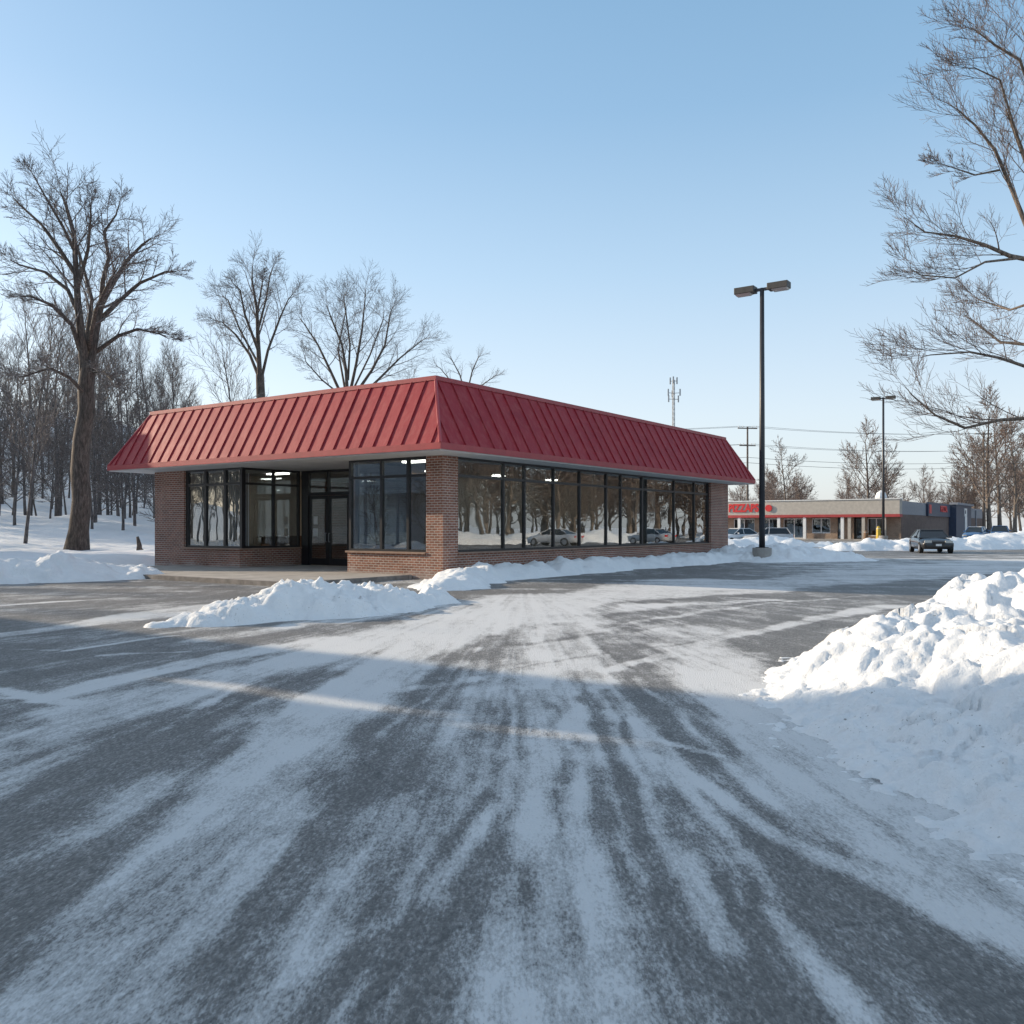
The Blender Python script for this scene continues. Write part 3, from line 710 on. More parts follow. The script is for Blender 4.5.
# ------------------------------------------------------------------ lamp posts
def lamp_post(x, y, h, label, scale=1.0, ang=RZ, basez=.0):
    o = empty('lamp_post', (x, y, 0), ang)
    b_ = MB(); b_.tube([(0,0,-.1),(0,0,.62)], [.42*scale,.42*scale], 20); b_.build('base', CONC, o, bevel=.02)
    pl = MB(); pl.box(-.22*scale,.22*scale,-.22*scale,.22*scale,.622,.65); pl.build('base_plate', POLE, o)
    p = MB(); p.tube([(0,0,.65),(0,0,h*.5),(0,0,h)], [.135*scale,.12*scale,.095*scale], 12); p.build('pole', POLE, o, smooth=True)
    for sgn in (-1, 1):
        a = MB(); a.box(-.06, .06, min(sgn*.09,sgn*.34), max(sgn*.09,sgn*.34), h-.12, h+.0); a.build('bracket', POLE, o)
        hd = MB(); y0_, y1_ = sorted((sgn*.3, sgn*1.22))
        n = len(hd.v)
        hd.box(-.26,.26,y0_,y1_,h-.16,h+.13)
        ho = hd.build('lamp_head', LAMPH, o, bevel=.02)
        ln_ = MB(); ym_ = (y0_+y1_)/2+sgn*.08
        ln_.quad((-.23,ym_-.36,h-.163),(-.23,ym_+.36,h-.163),(-.12,ym_+.3,h-.24),(-.12,ym_-.3,h-.24))
        ln_.quad((.23,ym_+.36,h-.163),(.23,ym_-.36,h-.163),(.12,ym_-.3,h-.24),(.12,ym_+.3,h-.24))
        ln_.quad((-.12,ym_-.3,h-.24),(-.12,ym_+.3,h-.24),(.12,ym_+.3,h-.24),(.12,ym_-.3,h-.24))
        ln_.quad((-.23,ym_-.36,h-.163),(-.12,ym_-.3,h-.24),(.12,ym_-.3,h-.24),(.23,ym_-.36,h-.163))
        ln_.quad((-.23,ym_+.36,h-.163),(.23,ym_+.36,h-.163),(.12,ym_+.3,h-.24),(-.12,ym_+.3,h-.24))
        ln_.build('lens', LENS, ho)
    tag(o, label, 'lamp post', 'double headed lamp posts'); return o
lamp_post(11.2, 40, 12.25, 'tall near dark lamp post with two box heads and round concrete base')
lamp_post(39.5, 95, 15.3, 'far thin lamp post with two box heads before the shop row', 1.1)

# ------------------------------------------------------------------ mast, utility poles, wires
def mast(x, y, h):
    o = empty('radio_mast', (x,y,0)); m = MB(); k = .42
    legs = [(k*math.cos(t), k*math.sin(t)) for t in (0.3, 2.39, 4.49)]
    for lx_, ly_ in legs: m.tube([(lx_,ly_,0),(lx_*.6,ly_*.6,h)], .09, 4)
    z = 0
    while z < h-1:
        f0 = 1-.4*z/h
        for i in range(3):
            a = legs[i]; b_ = legs[(i+1)%3]; m.tube([(a[0]*f0,a[1]*f0,z),(b_[0]*f0,b_[1]*f0,z+1.2)], .045, 3)
        z += 1.2
    m.build('lattice', STEEL, o)
    for z, r_, n in ((h-.3,.9,3),(h-3.2,1.6,3),(h-4.6,1.2,2)):
        a = MB(); 
        for i in range(n):
            t = i*2*math.pi/n+z; a.tube([(0,0,z),(r_*math.cos(t),r_*math.sin(t),z)], .07, 4); a.box(r_*math.cos(t)-.15,r_*math.cos(t)+.15,r_*math.sin(t)-.12,r_*math.sin(t)+.12,z-.7,z+.9)
        a.build('antenna', STEEL, o)
    tag(o, 'thin grey lattice radio mast with antennas rising behind the red roof', 'mast')
mast((673.5-512)/F*210, 210, 36.2)
UPX, UPY, UPH = (747.5-512)/F*132, 132, 16.4
ends = []
def utility_pole(x, y, h, label, ang=0.15):
    o = empty('utility_pole', (x,y,0), ang)
    m = MB(); m.tube([(0,0,-.2),(0,0,h)], [.2,.13], 8); m.build('pole', WOODP, o)
    for z, l in ((h-.25,1.5),(h-2.8,1.25)):
        a = MB(); a.box(-l,l,-.07,.07,z-.09,z+.07); ao = a.build('crossarm', WOODP, o)
        for xx_ in (-l+.1,-l*.5,l*.5,l-.1):
            q = MB(); q.tube([(xx_,0,z+.07),(xx_,0,z+.32)], [.05,.07], 6); q.build('insulator', WHITE, ao)
    tag(o, label, 'utility pole', 'wooden utility poles'); return o
utility_pole(UPX, UPY, UPH, 'wooden utility pole with two crossarms beyond the roof end')
utility_pole(75, 142, 16.6, 'wooden utility pole standing among the bare trees beyond the shop row')
utility_pole(-45, 150, 16.6, 'wooden utility pole deep in the woods behind the building')
for nm, zz, off in (('top',.0,-1.2),('top',.0,1.3),('low',-2.7,-1.0),('low',-2.65,1.1),('cable',-4.6,0),('cable',-5.4,.1)):
    m = MB()
    for (x0_,y0_),(x1_,y1_) in (((-45,150),(UPX,UPY)),((UPX,UPY),(75,142)),((75,142),(150,150))):
        pts = [(x0_+(x1_-x0_)*t+off, y0_+(y1_-y0_)*t, UPH+.05+zz-1.6*4*t*(1-t)*.35) for t in [i/14 for i in range(15)]]
        m.tube(pts, .02 if nm != 'cable' else .026, 4)
    o = m.build('power_line', POLE)
    tag(o, {'top':'highest thin power line','low':'middle thin power line','cable':'lowest sagging telephone cable'}[nm]+' strung between the utility poles '+('on the left insulators' if off<=0 else 'on the right insulators'), 'wire', 'overhead wires')

# ------------------------------------------------------------------ trees
def ortho(d):
    a = Vector((0,0,1)).cross(d)
    if a.length < .05: a = Vector((1,0,0)).cross(d)
    return a.normalized()
def branch_path(rnd, p, d, length, nseg, wob, trop):
    pts = [p.copy()]; d = d.normalized()
    for i in range(nseg):
        d = (d + Vector((rnd.gauss(0,wob),rnd.gauss(0,wob),rnd.gauss(0,wob)*.8)) + Vector((0,0,trop))).normalized()
        p = p + d*(length/nseg); pts.append(p.copy())
    return pts
def sprout(rnd, limbs, pts, r0, r1, level, maxl, P, first=.25):
    """grow children along a path"""
    n = P['n'][level]
    L_ = sum((pts[i+1]-pts[i]).length for i in range(len(pts)-1))
    phase = rnd.uniform(0, 6.28)
    for k in range(n):
        t = first + (1-first)*((k+rnd.uniform(.1,.9))/n)
        if k == n-1: t = .995
        f = t*(len(pts)-1); i = min(int(f), len(pts)-2); q = pts[i].lerp(pts[i+1], f-i)
        d = (pts[i+1]-pts[i]).normalized(); a = ortho(d); b_ = d.cross(a)
        phase += 2.4+rnd.uniform(-.5,.5)
        th = math.radians(rnd.uniform(*P['ang'])) * (1 if t < .9 else .5)
        nd = d*math.cos(th)+(a*math.cos(phase)+b_*math.sin(phase))*math.sin(th)
        if nd.z < -.25: nd.z *= .3
        ln_ = L_*P['len'][level]*((1.05-.45*t) if P.get('fl') else (1.12-.62*t))*rnd.uniform(.7,1.2)
        rr = (r0+(r1-r0)*t); cr = max(P['rmin'], rr*rnd.uniform(*P.get('rf',(.42,.62)))); er = max(P['rmin']*.7, cr*.3)
        ns = 5 if level < 1 else 4 if level < 2 else 3
        cp = branch_path(rnd, q, nd, ln_, ns, P['wob']*(1+.25*level), P['trop'])
        limbs.append((cp, cr, er, level+1))
        if level+1 < maxl: sprout(rnd, limbs, cp, cr, er, level+1, maxl, P, .22)
def tree_meshes(rnd, seeds, P, maxl, barkm, twigm, nm, root_flare=1.35):
    """seeds: list of (pts, r0, r1, level, first)"""
    limbs = []
    for pts, r0, r1, lev, first in seeds:
        if lev == 1: pts = list(pts); pts[-1] = pts[-2].lerp(pts[-1], P.get('cut', .7)); r0 *= P.get('thin', 1); r1 *= P.get('thin', 1)
        limbs.append((pts, r0, r1, lev))
        sprout(rnd, limbs, pts, r0, r1, lev, maxl, P, first)
    A_, B_ = MB(), MB()
    for i, (pts, r0, r1, lev) in enumerate(limbs):
        n = len(pts); rad = [r0+(r1-r0)*(k/(n-1)) for k in range(n)]
        if i == 0 and lev == 0: rad[0] *= root_flare
        if lev <= 1: A_.tube(pts, rad, 9 if lev == 0 else 6, cap=False)
        else: B_.tube(pts, rad, 4 if lev == 2 else 3, cap=False)
    return A_.mesh(nm+'_trunk', barkm, True), B_.mesh(nm+'_crown', twigm, True)
def put_tree(meshes, loc_, rz=0, sc=1.0, label='', group=None, name='bare_tree'):
    o = empty(name, loc_, rz); o.scale = (sc, sc, sc)
    for nm, me in zip(('trunk','crown'), meshes):
        c = bpy.data.objects.new(nm, me); COL.objects.link(c); c.parent = o
    tag(o, label, 'tree', group); return o
def straight(rnd, h, n=7, wob=.035, lean=(0,0)):
    return branch_path(rnd, Vector((0,0,-.3)), Vector((lean[0],lean[1],1)), h, n, wob, .02)

PB = dict(n=[9,7,6,5,4], ang=(28,58), len=[.5,.55,.5,.5,.5], rmin=.011, wob=.10, trop=.06)
# the big old tree at the left, its main limbs surveyed
OY = 45.0; OX = (76-512)/F*OY; OZ = .28
def op(px, py, dy=0.0):
    Y = OY+dy; return Vector(((px-512)/F*Y-OX, dy, CH+(HZ-py)/F*Y-OZ))
rnd = random.Random(101)
k = 1.0
seeds = [
 ([op(76,560),op(79,530),op(82,500,.1),op(80,470,.2),op(82,440,.1),op(87,410),op(86,388),op(89,362)], .5, .38, 0, .97),
 ([op(85,375),op(82,340,-.4),op(78,305,-.6),op(76,270,-.7),op(74,235,-.8),op(66,205,-.8),op(52,172,-.7)], .36, .05, 1, .35),
 ([op(77,290,-.6),op(88,250,-1.2),op(91,215,-1.5),op(88,180,-1.8)], .16, .03, 1, .2),
 ([op(89,370),op(95,335,.5),op(101,305,.8),op(112,285,1),op(126,262,1.3),op(142,245,1.5),op(165,228,1.6)], .34, .05, 1, .3),
 ([op(101,305,.8),op(103,280,.3),op(109,258,0),op(104,232,-.3),op(116,215,-.3),op(123,190,-.5)], .2, .03, 1, .25),
 ([op(100,320,.8),op(118,302,1.6),op(140,283,2.2),op(165,272,2.8),op(195,270,3.2)], .2, .03, 1, .25),
 ([op(96,352,.4),op(118,336,.2),op(138,329,-.3),op(160,334,-.5),op(180,345,-.7)], .16, .03, 1, .2),
 ([op(80,350,-.3),op(72,325,-1),op(52,305,-1.5),op(30,296,-2),op(4,296,-2.4)], .2, .04, 1, .2),
 ([op(79,315,-.6),op(68,290,-.4),op(45,272,0),op(20,265,.5),op(-5,252,.8)], .17, .03, 1, .2),
 ([op(76,275,-.7),op(60,250,-.6),op(42,225,-.3),op(20,205,0),op(2,185,.2)], .17, .03, 1, .2),
 ([op(74,250,-.8),op(62,225,-1.4),op(50,205,-1.8),op(36,180,-2.1),op(24,158,-2.3)], .13, .02, 1, .2),
 ([op(86,395,.0),op(70,378,-1.4),op(50,368,-2.4),op(25,376,-3.2),op(0,380,-3.8)], .15, .03, 1, .2),
 ([op(90,372,.2),op(104,372,-1),op(112,380,-1.8),op(115,395,-2.4)], .1, .02, 1, .2),
 ([op(86,345,.2),op(92,300,2),op(80,255,3.4),op(70,220,4)], .2, .03, 1, .2),
 ([op(88,350,.2),op(96,310,-2),op(110,280,-3.4),op(130,250,-4.2)], .18, .03, 1, .2),
]
PO = dict(cut=.4, thin=.72, rf=(.32,.48), n=[0,13,8,6,5], ang=(22,54), len=[.4,.33,.58,.66,.7], rmin=.0085, wob=.085, trop=.022, fl=1)
put_tree(tree_meshes(rnd, seeds, PO, 4, BARK, TWIG, 'old_tree', 1.4), (OX, OY, OZ), 0, 1, 'largest old bare tree with thick forked trunk at the left of the building', None, 'old_bare_tree')
# roof-line trees behind the building
def fan_tree(seedn, px_list, D, base_px, top_px, name, label, P=None, maxl=4, barkm=BARK, twigm=TWIG, r=.3, bz=0.0, nlev=(0,)):
    rnd = random.Random(seedn); bx = (base_px-512)/F*D
    def q(px, py, dy=0): Y = D+dy; return Vector(((px-512)/F*Y-bx, dy, CH+(HZ-py)/F*Y-bz))
    sd = []
    for i, (path, r0, r1) in enumerate(px_list):
        sd.append(([q(*p) for p in path], r0, r1, 0 if i == 0 else 1, .96 if i == 0 else .2))
    return put_tree(tree_meshes(rnd, sd, P or PO, maxl, barkm, twigm, name), (bx, D, bz), 0, 1, label, None, 'bare_tree')
fan_tree(7, [
 ([(260,530),(260,470),(261,400),(260,375)], .42, .33),
 ([(260,380),(258,340,-.5),(257,310,-1),(252,280,-1),(253,245,-1.2)], .3, .04),
 ([(260,385),(268,350,1),(280,318,1.5),(288,300,2),(300,285,2)], .2, .03),
 ([(260,380),(250,355,1),(236,335,1.6),(222,322,2),(200,318,2.6)], .2, .03),
 ([(258,350,-.5),(245,315,-2),(240,290,-3),(222,272,-3.6)], .18, .03),
 ([(258,330,-.5),(266,300,1),(270,275,1.5),(277,255,2)], .15, .03),
 ([(259,365),(240,330,2),(228,300,3),(213,290,4)], .15, .03),
 ([(257,315,-.8),(262,285,-2),(265,262,-3)], .12, .03),
 ], 72, 260, 243, 'tall_tree', 'tall slim bare tree rising behind the middle of the red roof slope', bz=3)
fan_tree(8, [
 ([(350,530),(350,470),(349,420),(348,400)], .5, .4),
 ([(348,405),(346,370,-1),(342,345,-1.5),(330,315,-2),(322,290,-2.2)], .26, .03),
 ([(346,405),(330,370,1),(318,345,2),(305,325,2.5),(290,305,3)], .22, .03),
 ([(348,402),(356,365,1),(362,330,1.5),(365,300,2),(366,278,2.4)], .24, .03),
 ([(350,402),(372,370,-1),(385,345,-2),(390,315,-2.4),(396,295,-3)], .22, .03),
 ([(352,405),(380,378,2),(400,358,3),(420,342,4),(438,330,4.4)], .22, .03),
 ([(349,398),(370,355,3),(383,320,4),(386,296,5)], .16, .03),
 ([(346,395),(338,350,3),(345,315,4),(350,290,5)], .16, .03),
 ([(347,400),(322,380,-1),(306,362,-2),(300,340,-3)], .14, .03),
 ([(348,380),(350,345,-2),(345,305,-3),(340,280,-3.4)], .16, .03),
 ], 84, 350, 275, 'wide_tree', 'broad fan shaped bare tree rising behind the right part of the roof slope', bz=3)
fan_tree(9, [
 ([(470,530),(470,470),(468,420),(466,395)], .3, .24),
 ([(466,398),(460,375,-1),(452,360,-2),(447,350,-2)], .14, .03),
 ([(466,398),(472,372,1),(478,358,2),(485,350,2)], .14, .03),
 ([(466,400),(482,385,-1),(495,376,-2),(506,372,-3)], .12, .03),
 ([(466,400),(450,380,1),(440,368,2),(428,362,2)], .12, .03),
 ], 100, 470, 350, 'low_tree', 'small bare tree peeping over the roof corner', maxl=3, bz=3)
# overhanging tree at the right edge
PR = dict(cut=.45, thin=.55, rf=(.25,.4), n=[0,13,8,6,4], ang=(18,48), len=[.4,.38,.55,.62,.6], rmin=.004, wob=.08, fl=1, trop=.07)
fan_tree(12, [
 ([(1085,592),(1078,500),(1072,400),(1060,310),(1048,255)], .3, .19),
 ([(1050,265),(1030,235,.3),(1012,190,.5),(995,150,.5),(975,125,.4),(958,110,.2),(940,98,0)], .13, .012),
 ([(1040,262),(1010,256,-.4),(985,245,-.7),(955,236,-.8),(925,232,-1),(878,198,-1)], .11, .01),
 ([(1020,258,-.3),(985,262,-.8),(955,278,-1),(920,275,-1.2),(895,258,-1.2)], .06, .008),
 ([(1062,330),(1030,345,.4),(1000,342,1),(975,322,1.3),(950,305,1.6)], .10, .01),
 ([(1066,370),(1030,368,-.4),(1000,358,-1),(970,352,-1.4),(930,355,-1.6),(905,362,-1.8)], .09, .008),
 ([(1072,420),(1030,418,.2),(1000,420,.2),(965,428,.1),(935,415,-.3),(912,395,-.6),(896,375,-.8)], .11, .01),
 ([(1048,255),(1040,200,-.4),(1025,160,-.7),(1010,120,-1),(1000,95,-1)], .15, .015),
 ([(1030,170,-.6),(1015,130,-1),(1000,80,-1.4),(975,68,-1.6),(940,68,-2)], .07, .008),
 ([(1040,120,-.5),(1020,60,-1),(995,45,-1.4),(975,30,-1.5),(954,24,-1.6)], .08, .008),
 ([(1048,255),(1060,180,1),(1050,110,1.3),(1030,50,1.6),(1010,0,1.8)], .16, .02),
 ([(1000,170,.5),(975,175,.6),(945,165,.8),(918,158,.8)], .05, .007),
 ([(1040,300),(1010,310,1.6),(980,300,2.2),(960,290,2.5)], .07, .008),
 ([(1055,300),(1080,240,1),(1100,170,1.4),(1110,100,1.6)], .14, .015),
 ([(1062,340),(1095,310,-1),(1130,290,-1.4),(1170,270,-1.5)], .1, .012),
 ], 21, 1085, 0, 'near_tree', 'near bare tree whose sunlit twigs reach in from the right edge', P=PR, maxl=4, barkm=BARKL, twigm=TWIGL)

# woodland trees: a few grown kinds, then copies
def forest_kind(seedn, h, r, P, maxl, bark, twig, clear=.35, lean=(0,0), stems=1):
    rnd = random.Random(seedn); sd = []
    for s_ in range(stems):
        a = rnd.uniform(0,6.28); ll = (lean[0]+(.22*math.cos(a) if stems>1 else 0), lean[1]+(.22*math.sin(a) if stems>1 else 0))
        sd.append((straight(rnd, h*(1-.12*s_), lean=ll), r, r*.15, 0, clear))
    return tree_meshes(rnd, sd, P, maxl, bark, twig, 'woodland_tree', 1.2)
PF = dict(rf=(.35,.55), fl=1, n=[15,9,6,5], ang=(20,50), len=[.34,.55,.55,.5], rmin=.014, wob=.08, trop=.08)
PS = dict(n=[13,9,6,4], ang=(30,60), len=[.36,.5,.5,.5], rmin=.016, wob=.11, trop=.05)
PW = dict(rf=(.36,.55), n=[16,10,8,5], ang=(28,62), len=[.45,.5,.5,.5], rmin=.028, wob=.1, trop=.07)
KF = [forest_kind(301+i, h, r_, PF, 3, BARKW, TWIG, cl, ln_) for i, (h, r_, cl, ln_) in enumerate([(17,.19,.35,(.03,0)),(15,.14,.25,(.1,.02)),(19,.23,.4,(-.07,0)),(13,.11,.25,(.16,-.03))])]
KS = [forest_kind(321+i, h, r_, PS, 3, BARKW, TWIG, cl, ln_) for i, (h, r_, cl, ln_) in enumerate([(8,.09,.15,(.1,0)),(6,.07,.1,(-.12,.05)),(9,.1,.2,(.03,.08))])]
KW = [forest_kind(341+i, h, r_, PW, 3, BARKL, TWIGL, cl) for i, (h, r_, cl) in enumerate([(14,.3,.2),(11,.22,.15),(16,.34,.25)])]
rnd = random.Random(55)
def hz(x, y): return float(terrain(np.array([x*1.0]), np.array([y*1.0]))[0])
cnt = 0
used = []
def free(x, y, dmin):
    for a, b_ in used:
        if (a-x)**2+(b_-y)**2 < dmin*dmin: return False
    used.append((x,y)); return True
while cnt < 125:                                            # woods at the left and behind
    y = rnd.uniform(58, 125); rr = rnd.uniform(-.86, -.36) if rnd.random() < .85 else rnd.uniform(-.36, -.03)
    x = rr*y
    if not free(x, y, 2.2): continue
    put_tree(rnd.choice(KF), (x, y, hz(x,y)-.1), rnd.uniform(0,6.28), rnd.uniform(.6,.95)*(1 if rr < -.46 else .82 if rr < -.3 else .6),
             'tall slim bare tree of the snowy woods left of and behind the red roof', 'tall bare trees of the left woods', 'woodland_tree'); cnt += 1
cnt = 0
while cnt < 100:
    y = rnd.uniform(52, 100); x = rnd.uniform(-.84, -.3)*y
    if not free(x, y, 1.6): continue
    put_tree(rnd.choice(KS), (x, y, hz(x,y)-.1), rnd.uniform(0,6.28), rnd.uniform(.7,1.25),
             'thin young bare tree among the taller trunks of the snowy left woods', 'young bare trees of the left woods', 'sapling'); cnt += 1
put_tree(KF[3], (-23.5, 50.5, hz(-23.5,50.5)), 1.0, .95, 'small dark bare tree standing left of the big old trunk', None, 'bare_tree').location = ((24-512)/F*50, 50, hz(-27,50)-.1)
# trees beyond the shop row
for i, (px, D, sc, kk) in enumerate([(785,150,1.0,0),(800,165,.9,1),(868,160,1.15,2),(885,150,1.0,0),(990,135,1.25,2),(1015,128,1.1,0),(962,150,1.05,1),(1000,150,1.2,2),(1030,140,1.2,0),(975,165,1.2,0)]):
    put_tree(KW[kk], ((px-512)/F*D, D, -.1), i*1.3, sc*.95, 'one of the larger bare trees standing behind the shop row', 'larger bare trees behind the shop row', 'bare_tree')
cnt = 0
while cnt < 85:
    rr = rnd.uniform(.2, .75); y = rnd.uniform(165, 230) if rr < .5 else rnd.uniform(150, 220)
    x = rr*y
    if not free(x, y, 2.5): continue
    put_tree(rnd.choice(KW), (x, y, -.1), rnd.uniform(0,6.28), rnd.uniform(.45,.75)*(1.35 if rr > .52 else 1),
             'one of the many brownish bare trees of the distant wood line beyond the shops', 'bare trees of the distant wood line', 'woodland_tree'); cnt += 1
cnt = 0
while cnt < 75:                                             # wood across the road at the right, seen mirrored in the long window
    y = rnd.uniform(48, 110); x = rnd.uniform(62, 105)
    if x/y < .68 or not free(x, y, 2.4): continue
    put_tree(rnd.choice(KW), (x, y, -.1), rnd.uniform(0,6.28), rnd.uniform(.6,1.0),
             'one of the bare roadside trees mirrored in the long shop window', 'bare roadside trees mirrored in the window', 'roadside_tree'); cnt += 1
cnt = 0
while cnt < 105:
    y = rnd.uniform(8, 52); x = rnd.uniform(-80, -44)
    if x/y > -.75 or not free(x, y, 2.2): continue
    put_tree(rnd.choice(KF), (x, y, -.1), rnd.uniform(0,6.28), rnd.uniform(.6,.8),
             'one of the bare trees mirrored in the entrance windows', 'bare trees mirrored in the entrance windows', 'bare_tree'); cnt += 1
# stump
st = empty('tree_stump', ((139-512)/F*46, 46, hz(-19,46)+.3))
m = MB(); m.tube([(0,0,-.4),(.02,0,.3),(-.08,0,.75)], [.2,.13,.07], 8); m.build('trunk', BARK, st, smooth=True)
m = MB(); m.tube([(.03,0,.15),(.35,0,-.1),(.5,0,-.35)], [.09,.06,.03], 6); m.build('root', BARK, st)
tag(st, 'short broken tree stump in the snow left of the building', 'stump')

# ------------------------------------------------------------------ cars
def car(name, loc_, heading, paint, label, H=1.42, W=1.8, LEN=4.5, suv=False, snowy=False):
    o = empty(name, loc_, heading)           # car points to local -y
    hw = W/2
    st_ = [(-LEN/2,.42,.62,.80),(-LEN/2+.12,.28,.74,.93),(-LEN/2+.9,.24,.86,1),(-LEN/2+1.35,.22,.93,1),(0,.22,.95,1),(LEN/2-1.1,.22,.97,1),(LEN/2-.35,.26,.97,.97),(LEN/2-.05,.34,.88,.90),(LEN/2,.45,.7,.82)]
    b = MB(); ring = []
    for y, zb, zt, wf in st_:
        w_ = hw*wf; zt *= H/1.42
        ring.append([(-w_*.9,y,zb),(-w_,y,zb+.14),(-w_,y,(zb+zt)/2+.08),(-w_*.93,y,zt-.05),(-w_*.72,y,zt),(0,y,zt+.03),(w_*.72,y,zt),(w_*.93,y,zt-.05),(w_,y,(zb+zt)/2+.08),(w_,y,zb+.14),(w_*.9,y,zb)])
    for r_ in ring: b.v += r_
    n = 11
    for i in range(len(ring)-1):
        for k_ in range(n): b.f.append((i*n+k_, i*n+(k_+1)%n, (i+1)*n+(k_+1)%n, (i+1)*n+k_)); b.m.append(0)
    b.f.append(tuple(reversed(range(n)))); b.m.append(0); b.f.append(tuple((len(ring)-1)*n+k_ for k_ in range(n))); b.m.append(0)
    bo = b.build('body', paint, o, smooth=True)
    zb = .93*H/1.42; y0_, y1_, y2_, y3_ = -LEN/2+1.2, -LEN/2+1.95, LEN/2-(.55 if suv else 1.35), LEN/2-(.25 if suv else .6)
    c = MB(); a = [(-hw*.9,y0_,zb),(hw*.9,y0_,zb),(hw*.93,y3_,zb),(-hw*.93,y3_,zb)]; t = [(-hw*.7,y1_,H-.05),(hw*.7,y1_,H-.05),(hw*.7,y2_,H-.05),(-hw*.7,y2_,H-.05)]
    for i in range(4): j = (i+1)%4; c.quad(a[i],a[j],t[j],t[i])
    c.build('windows', CARGLASS, o)
    rf = MB(); rf.obox((0,(y1_+y2_)/2,H-.03),(hw*.71,0,0),(0,(y2_-y1_)/2+.03,0),(0,0,.03)); rf.build('roof', SNOW if snowy else paint, o, bevel=.025)
    pl = MB()
    for sx in (-1,1):
        for p, q in ((a[0],t[0]),(a[3],t[3])): pl.tube([(abs(p[0])*sx,p[1],p[2]),(abs(q[0])*sx,q[1],q[2])], .035, 5)
        pl.tube([(hw*.91*sx,.05,zb),(hw*.705*sx,.1,H-.05)], .035, 5)
    pl.build('pillars', paint, o)
    for sy in (-LEN/2+.85, LEN/2-.85):
        for sx in (-1,1):
            tw = MB(); tw.tube([(sx*(hw-.2),sy,.33),(sx*(hw+.01),sy,.33)], .33, 16); to = tw.build('wheel', RUBBER, o)
            rw = MB(); rw.tube([(sx*(hw+.012),sy,.33),(sx*(hw+.02),sy,.33)], .2, 12); rw.build('rim', RIM, to)
    for sx in (-1,1):
        h_ = MB(); h_.obox((sx*hw*.62,-LEN/2+.05,.68),(.2,0,0),(0,.05,0),(0,0,.075)); h_.build('headlight', LENS, o, bevel=.02)
        h_ = MB(); h_.obox((sx*hw*.65,LEN/2-.03,.78),(.16,0,0),(0,.04,0),(0,0,.08)); h_.build('tail_light', REDP, o, bevel=.02)
        mi = MB(); mi.obox((sx*(hw+.06),y0_+.35,zb+.06),(.09,0,0),(0,.05,0),(0,0,.06)); mi.build('mirror', paint, o, bevel=.02)
    gr = MB(); gr.obox((0,-LEN/2+.02,.6),(.32,0,0),(0,.04,0),(0,0,.08)); gr.obox((0,-LEN/2+.03,.42),(hw*.7,0,0),(0,.05,0),(0,0,.05)); gr.build('grille', FRAME, o)
    lp = MB(); lp.obox((0,-LEN/2-.03,.5),(.16,0,0),(0,.008,0),(0,0,.06)); lp.build('number_plate', WHITE, o)
    tag(o, label, 'car'); return o
def paintm(name, c):
    m = m_plain(name, c, .28, .06); m.node_tree.nodes['Principled BSDF'].inputs['Coat Weight'].default_value = .5; return m
PBK = paintm('black_car_paint', (.018,.02,.024)); PWH = paintm('white_car_paint', (.62,.63,.65)); PSV = paintm('silver_car_paint', (.42,.43,.45)); PBL = paintm('blue_car_paint', (.04,.11,.25))
car('parked_car', (25.4, 54.2, .0), math.radians(-14), PBK, 'black car facing the camera on the road before the snow bank', H=1.38, W=1.8)
car('parked_car', ((737-512)/F*77, 77, 0), math.radians(-62), PWH, 'white car parked between the roof end and the tall lamp post', H=1.45)
car('parked_car', ((768-512)/F*75, 75, 0), math.radians(-105), PSV, 'silver hatchback parked just behind the tall lamp post', suv=True, H=1.5, LEN=4.1)
car('parked_car', ((976-512)/F*92, 92, 0), math.radians(-40), PBL, 'blue car half buried behind the far snow bank', H=1.6, snowy=True)
car('parked_car', ((1000-512)/F*94, 94, 0), math.radians(-30), PBL, 'second blue car behind the far snow bank nearest the right edge', H=1.7, suv=True)
for i, (x, y, hh, pm, lb) in enumerate(((40,47,.9,PWH,'white car on the right of the lot mirrored in the long window'),(44,58,1.2,PSV,'silver car on the right of the lot mirrored in the long window'),(-27,27.5,1.2,PWH,'white car beside the left snow field mirrored in the entrance doors'))):
    car('parked_car', (x, y, 0), hh, pm, lb)
pile('snow_bank', (40, 62), (26, 66), .4, [(48,28,2,.8),(50,36,2.2,1.1),(51,46,2.2,.9),(53,56,2.3,1.2),(55,64,2,.8)], .5, 67, 'snow bank across the lot mirrored in the long window', .35)

# ------------------------------------------------------------------ neighbours and an added blocker board outside the view whose shade falls on the lot
SD = Vector((-.931, .365)).normalized(); EL = math.radians(18.5)
P0 = np.array(gp(0, 619)); P1 = np.array(gp(755, 702)); e = (P1-P0)/np.linalg.norm(P1-P0); nrm = np.array([e[1], -e[0]])
if nrm[1] > 0: nrm = -nrm
NH = 8.6; kk = NH/math.tan(EL); off = np.array([SD.x, SD.y])*kk
A0 = P0+off - e*5 + nrm*2.5; A1 = P1+off + e*16 + nrm*2.5
nb_ = empty('neighbour_building', (A1[0], A1[1], 0), math.atan2(-e[1], -e[0]))   # local +x runs away from the lot
ln_ = float(np.linalg.norm(A1-A0)); sg = 1 if (nrm @ np.array([e[1], -e[0]]))*1 > 0 else -1
